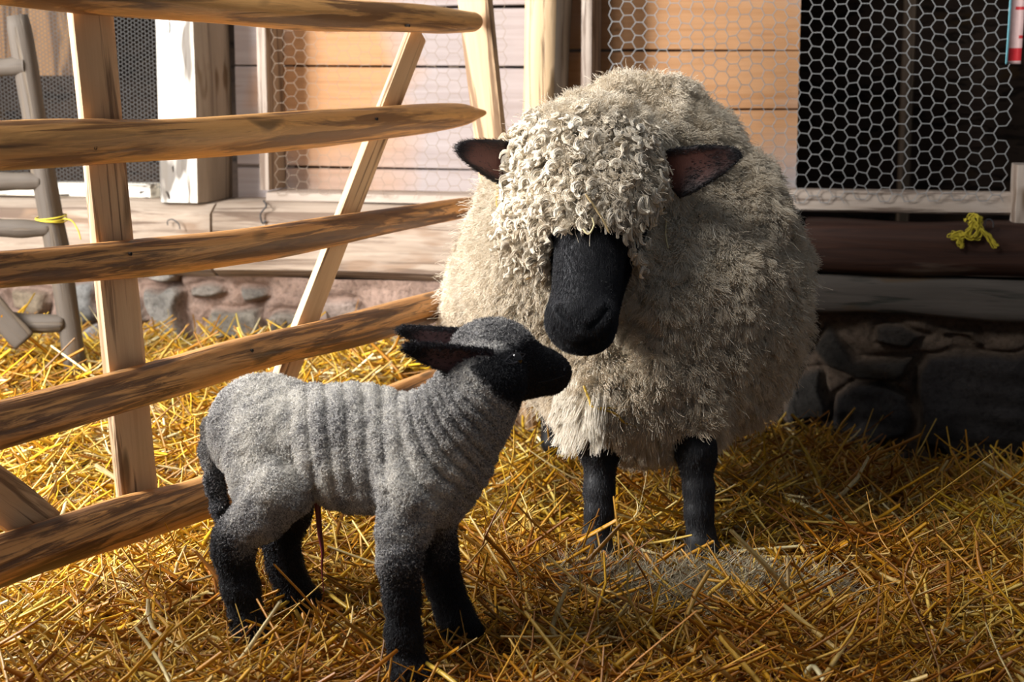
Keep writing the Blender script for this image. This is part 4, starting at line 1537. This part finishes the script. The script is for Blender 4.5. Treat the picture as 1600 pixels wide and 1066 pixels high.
def straw_mesh(base, yawv, pitchv, length, width, bend, kink, colr, r, K=6, sides=4):
    N = len(base)
    t = np.linspace(-.5, .5, K)
    d = np.stack([np.cos(yawv) * np.cos(pitchv), np.sin(yawv) * np.cos(pitchv), np.sin(pitchv)], 1)
    s = np.stack([-np.sin(yawv), np.cos(yawv), 0 * yawv], 1)
    up = np.cross(d, s)
    kt = r.uniform(-.2, .3, N)[:, None]
    tt = t[None, :]
    off = bend[:, None] * (tt ** 2 - .1) * length[:, None]
    kk = np.where(tt > kt, (tt - kt), 0) * kink[:, None] * length[:, None]
    sg = r.choice([-1, 1], N)[:, None]
    p = base[:, None] + d[:, None] * (tt * length[:, None])[..., None] + s[:, None] * ((off * .8 + kk * .6) * sg)[..., None] - up[:, None] * ((off * .6 + kk * .5))[..., None] * -1
    w = width[:, None] * np.where(np.abs(tt) > .49, .75, 1)
    roll = r.uniform(0, 3.14, N)[:, None, None]
    th = (np.arange(sides) / sides * 2 * np.pi)[None, None, :] + roll
    flat_ = np.where(r.uniform(size=N) < .55, .35, .8)[:, None, None]
    a, b = np.cos(th - roll), np.sin(th - roll) * flat_
    e1 = np.cos(roll)[..., None] * s[:, None, None] + np.sin(roll)[..., None] * up[:, None, None]
    e2 = -np.sin(roll)[..., None] * s[:, None, None] + np.cos(roll)[..., None] * up[:, None, None]
    V = p[:, :, None] + (w[:, :, None] * a)[..., None] * e1 + (w[:, :, None] * b)[..., None] * e2
    V = V.reshape(-1, 3)
    i = np.arange(N)[:, None, None]
    j = np.arange(K - 1)[None, :, None]
    k = np.arange(sides)[None, None, :]
    q0 = (i * K + j) * sides + k
    q1 = (i * K + j) * sides + (k + 1) % sides
    Fq = np.stack([q0, q1, q1 + sides, q0 + sides], -1).reshape(-1, 4)
    C = np.repeat(colr, K * sides, axis=0)
    return V, Fq, C


def in_view(n, r, ymin, ymax):
    y = ymin + (ymax - ymin) * r.uniform(0, 1, n) ** 1.0
    hw = y * 0.345 + .10
    return r.uniform(-1, 1, n) * hw, y


r = np.random.default_rng(2024)
VS, FS, CS, nv = [], [], [], 0
#       count  length      half width        height      pitch  y range  bend  kink  flatness   palette
LAY = [(10000, (.05, .16), (.0012, .0030), (-.015, .012), .14, (2.0, 4.15), .5, .3, 0),
       (9000, (.05, .20), (.0011, .0026), (.000, .026), .24, (2.0, 4.15), .9, .5, 0),
       (8000, (.02, .08), (.0008, .0020), (.004, .034), .45, (2.0, 4.1), .6, .4, 0),
       (4600, (.06, .19), (.0026, .0050), (.006, .034), .30, (2.0, 4.1), .9, .6, 0),
       (4500, (.04, .10), (.0004, .0008), (.006, .032), .40, (2.0, 3.9), 1.3, .6, 1),
       (1100, (.10, .26), (.0014, .0028), (.015, .045), .32, (2.0, 4.0), .5, .4, 0),
       (520, (.06, .16), (.0012, .0024), (.025, .055), .95, (2.1, 4.05), .5, .5, 0)]
FEET = [nf, ff, nh, fh, fl, fr]
WISP = np.array([(0.50, 0.36, 0.17), (0.46, 0.28, 0.10), (0.60, 0.47, 0.28), (0.36, 0.20, 0.07)])
for n, (l0, l1), (w0, w1), (h0, h1), pv, (y0, y1), bnd, knk, pal in LAY:
    x, y = in_view(n, r, y0, y1)
    keep = (W0[1] - .2171 * x - y) > .04
    x, y = x[keep], y[keep]
    n = len(x)
    heap = .5 + .5 * np.clip(sumsin(x, y, 0 * x, 17, 301) * .6, -1, 1)
    low = np.ones(n)
    for f in FEET:                                   # hooves stay visible in trodden hollows
        low *= 1 - .75 * np.exp(-(((x - f[0]) / .07) ** 2 + ((y - f[1] + .06) / .08) ** 2))
    z = floor_z(x, y) + r.uniform(h0, h1, n) * low + (heap - .5) * .022 * low
    L = r.uniform(l0, l1, n) * (.55 + .45 * low)
    if pal == 1:
        c = WISP[r.integers(0, 4, n)] * r.uniform(.7, 1.2, (n, 1))
    else:
        ci = r.choice(len(STRAW_COL), n, p=STRAW_P)
        c = STRAW_COL[ci] * r.uniform(.72, 1.2, (n, 1))
    hx = HO[0] + (y - HO[1]) * HD[0] / HD[1]
    pen = np.clip((x - hx + .08) / .2, 0, 1)          # pen side of the hurdle line
    amber_mix = np.clip(.5 + .45 * sumsin(x, y, 0 * x, 9, 302), 0, 1) * pen  # patchy shift to darker, more orange straw inside the pen
    c = c * (1 - amber_mix[:, None] * np.array([.22, .40, .66])) * (.86 + .10 * pen[:, None])
    gap = (W0[1] - .2171 * x - y) * .977
    yw = r.uniform(0, 6.28, n)
    near_wall = gap < L * .5 + .03
    yw = np.where(near_wall, -.214 + r.normal(0, .05, n), yw)           # stalks by the wall lie along it
    pit = np.abs(r.normal(0, pv, n)) * r.choice([-1, 1], n) * .8 * (.4 + .6 * low)
    z = z + np.abs(np.sin(pit)) * L * .25
    V, Fq, Cc = straw_mesh(np.stack([x, y, z], 1), yw, pit, L, r.uniform(w0, w1, n),
                           np.abs(r.normal(0, bnd, n)), np.where(r.uniform(size=n) < knk, r.uniform(.2, 1.5, n), 0), np.clip(c, 0, 1), r, sides=3 if pal == 1 else 4)
    VS.append(V); FS.append(Fq + nv); CS.append(Cc); nv += len(V)
o = mesh_obj('straw_bedding', np.concatenate(VS), np.concatenate(FS), M_STRAW, attrs={'Col': np.concatenate(CS)})
tag(o, 'golden loose straw bedding covering the whole barn floor', 'straw', kind='stuff')

# a patch of fine grey hay before the ewe
n = 3800
cx = ground(1085, 915, .03)
rr_, aa = np.sqrt(r.uniform(0, 1, n)), r.uniform(0, 6.28, n)
x, y = cx[0] + rr_ * np.cos(aa) * .24 + r.normal(0, .02, n), cx[1] + rr_ * np.sin(aa) * .10 + r.normal(0, .01, n)
z = floor_z(x, y) + .022 + .028 * (1 - rr_ ** 2) * r.uniform(.3, 1, n)
HAY = np.array([(0.50, 0.43, 0.29), (0.36, 0.30, 0.20), (0.60, 0.50, 0.30), (0.27, 0.21, 0.13)])
c = HAY[r.integers(0, 4, n)] * r.uniform(.7, 1.15, (n, 1))
V, Fq, Cc = straw_mesh(np.stack([x, y, z], 1), r.normal(0, .9, n), r.normal(0, .40, n), r.uniform(.03, .12, n), r.uniform(.0005, .0012, n),
                       np.abs(r.normal(0, .9, n)), np.where(r.uniform(size=n) < .3, 1.0, 0), c, r, sides=3)
o = mesh_obj('hay_wisps', V, Fq, M_STRAW, attrs={'Col': Cc})
tag(o, 'patch of fine grey hay on the straw before the ewe', 'hay', kind='stuff')


def stalk(pts, w, col, label, n=26, group='single stalks lying on the bedding', flatv=.5, cat='straw'):
    p = smooth_path(pts, n)
    V, Fq = tubes([p], np.interp(np.linspace(0, 1, n), [0, .05, .9, 1], [w * .8, w, w, w * .6])[None], 6)
    o = mesh_obj('straw_stalk', V, Fq, M_STRAW, attrs={'Col': np.tile(np.array(col), (len(V), 1))})
    return tag(o, label, cat, group)


def gp(px, py, z):
    g = ground(px, py, 0.0)
    d = ray(px, py)
    zz = float(floor_z(g[0], g[1])) + z
    return np.array([0, 0, HC]) + d * ((zz - HC) / d[2])


GOLD, PALE, TAN, ORNG = (0.62, 0.40, 0.05), (0.80, 0.68, 0.36), (0.60, 0.44, 0.22), (0.55, 0.28, 0.03)
stalk([gp(318, 1072, .03), gp(370, 1010, .04), gp(425, 958, .05), gp(490, 920, .055), gp(530, 940, .05), gp(556, 962, .035)], .0032, GOLD,
      'long bent golden stalk arching in front of the lamb\'s near hind hoof')
stalk([gp(384, 942, .035), gp(402, 978, .045), gp(420, 1010, .04)], .0032, (0.58, 0.40, .06), 'short thick straw leaning against the lamb\'s near hind foot')
stalk([gp(-6, 992, .03), gp(38, 960, .045), gp(76, 933, .055)], .0030, (0.72, 0.55, .10), 'straight yellow straw slanting up at the lower left edge')
stalk([gp(658, 1032, .04), gp(690, 1052, .05), gp(716, 1072, .05)], .0034, GOLD, 'thick straw lying against the lamb\'s near front hoof')
stalk([gp(1106, 906, .06), gp(1170, 918, .07), gp(1230, 960, .06), gp(1300, 1020, .04)], .0026, ORNG, 'long orange stalk bending over the grey hay')
stalk([gp(1233, 972, .01), P(1232, 920, gp(1233, 972, .01)[1]), P(1231, 872, gp(1233, 972, .01)[1])], .0030, TAN, 'pale upright straw standing right of the grey hay')
stalk([gp(1140, 868, .03), gp(1150, 862, .035), gp(1276, 852, .04)], .0028, PALE, 'bright white straw lying right of the ewe\'s hooves')
stalk([gp(1225, 776, .04), gp(1290, 806, .045), gp(1360, 836, .03)], .0045, (0.78, .66, .33), 'pale flattened straws in the lit patch by the stone wall')
stalk([gp(1205, 745, .05), P(1238, 682, 3.35), P(1278, 742, 3.35)], .0026, GOLD, 'kinked straw arching up before the dark stone wall')
stalk([gp(1418, 790, .05), P(1434, 770, 3.3), P(1414, 738, 3.3)], .0026, GOLD, 'straw standing up near the wall at lower right')
stalk([gp(840, 782, .04), gp(880, 838, .045), gp(905, 870, .03)], .0034, GOLD, 'broad straw lying left of the ewe\'s hooves')
stalk([gp(1250, 1066, .03), gp(1270, 1042, .05), gp(1292, 1072, .03)], .0036, PALE, 'short white straw at the lower edge under the grey hay')

# bits of straw caught in the fleece


def fs(pts, w, col, label, lift=.022, group='bits of straw caught in the fleece'):
    q = []
    for x, y in pts:
        h = on_ewe(x, y, lift)
        if h is None:
            return
        q.append(h)
    stalk(q, w, col, label, group=group)


fs([(708, 366), (709, 390), (713, 412), (720, 432)], .0026, ORNG, 'orange straw stuck upright in the fleece on the ewe\'s lit flank', .026)
fs([(823, 436), (838, 427), (846, 427), (850, 444)], .0030, (0.62, .38, .12), 'folded straw flake in the wool left of the ewe\'s face', .02)
fs([(915, 303), (930, 325), (943, 345), (952, 364)], .0020, TAN, 'straw tangled in the curls above the ewe\'s face', .03)
fs([(911, 358), (920, 366), (928, 352), (925, 340)], .0015, PALE, 'curled straw hanging over the top of the ewe\'s black face', .03)
fs([(912, 603), (920, 622), (930, 637), (985, 636)], .0022, GOLD, 'branched straw on the ewe\'s chest beside the lamb\'s nose', .022)
fs([(931, 638), (960, 646), (975, 660), (996, 668)], .0022, GOLD, 'second straw crossing the ewe\'s lower chest', .022)
fs([(1008, 362), (1016, 342), (1030, 332), (1050, 318)], .0016, TAN, 'thin straw by the ewe\'s dark eye', .028)
fs([(1042, 340), (1040, 365), (1044, 388)], .0012, PALE, 'fine pale straw hanging below the ewe\'s shaded ear', .028)
fs([(774, 285), (778, 300), (776, 318), (782, 332)], .0014, GOLD, 'wispy straw hanging under the ewe\'s lit ear', .024)

# ------------------------------------------------------------------ barn side wall with the open door the light comes through
V, Fc = [], []
for (y0, y1, z0, z1) in ((1.0, 1.42, 0, 2.3), (2.62, 4.4, 0, 2.3), (1.42, 2.62, 1.98, 2.3), (1.42, 2.62, 0, .5)):
    b0 = len(V)
    for z in (z0, z1):
        for (x, y) in ((-2.42, y0), (-2.32, y0), (-2.32, y1), (-2.42, y1)):
            V.append((x, y, z))
    Fc += [(b0 + 3, b0 + 2, b0 + 1, b0), (b0 + 4, b0 + 5, b0 + 6, b0 + 7), (b0, b0 + 1, b0 + 5, b0 + 4), (b0 + 1, b0 + 2, b0 + 6, b0 + 5),
           (b0 + 2, b0 + 3, b0 + 7, b0 + 6), (b0 + 3, b0, b0 + 4, b0 + 7)]
tag(mesh_obj('wall_left', V, Fc, flat('rough_plaster', (0.45, 0.38, 0.30), .9), smooth=False), kind='structure')
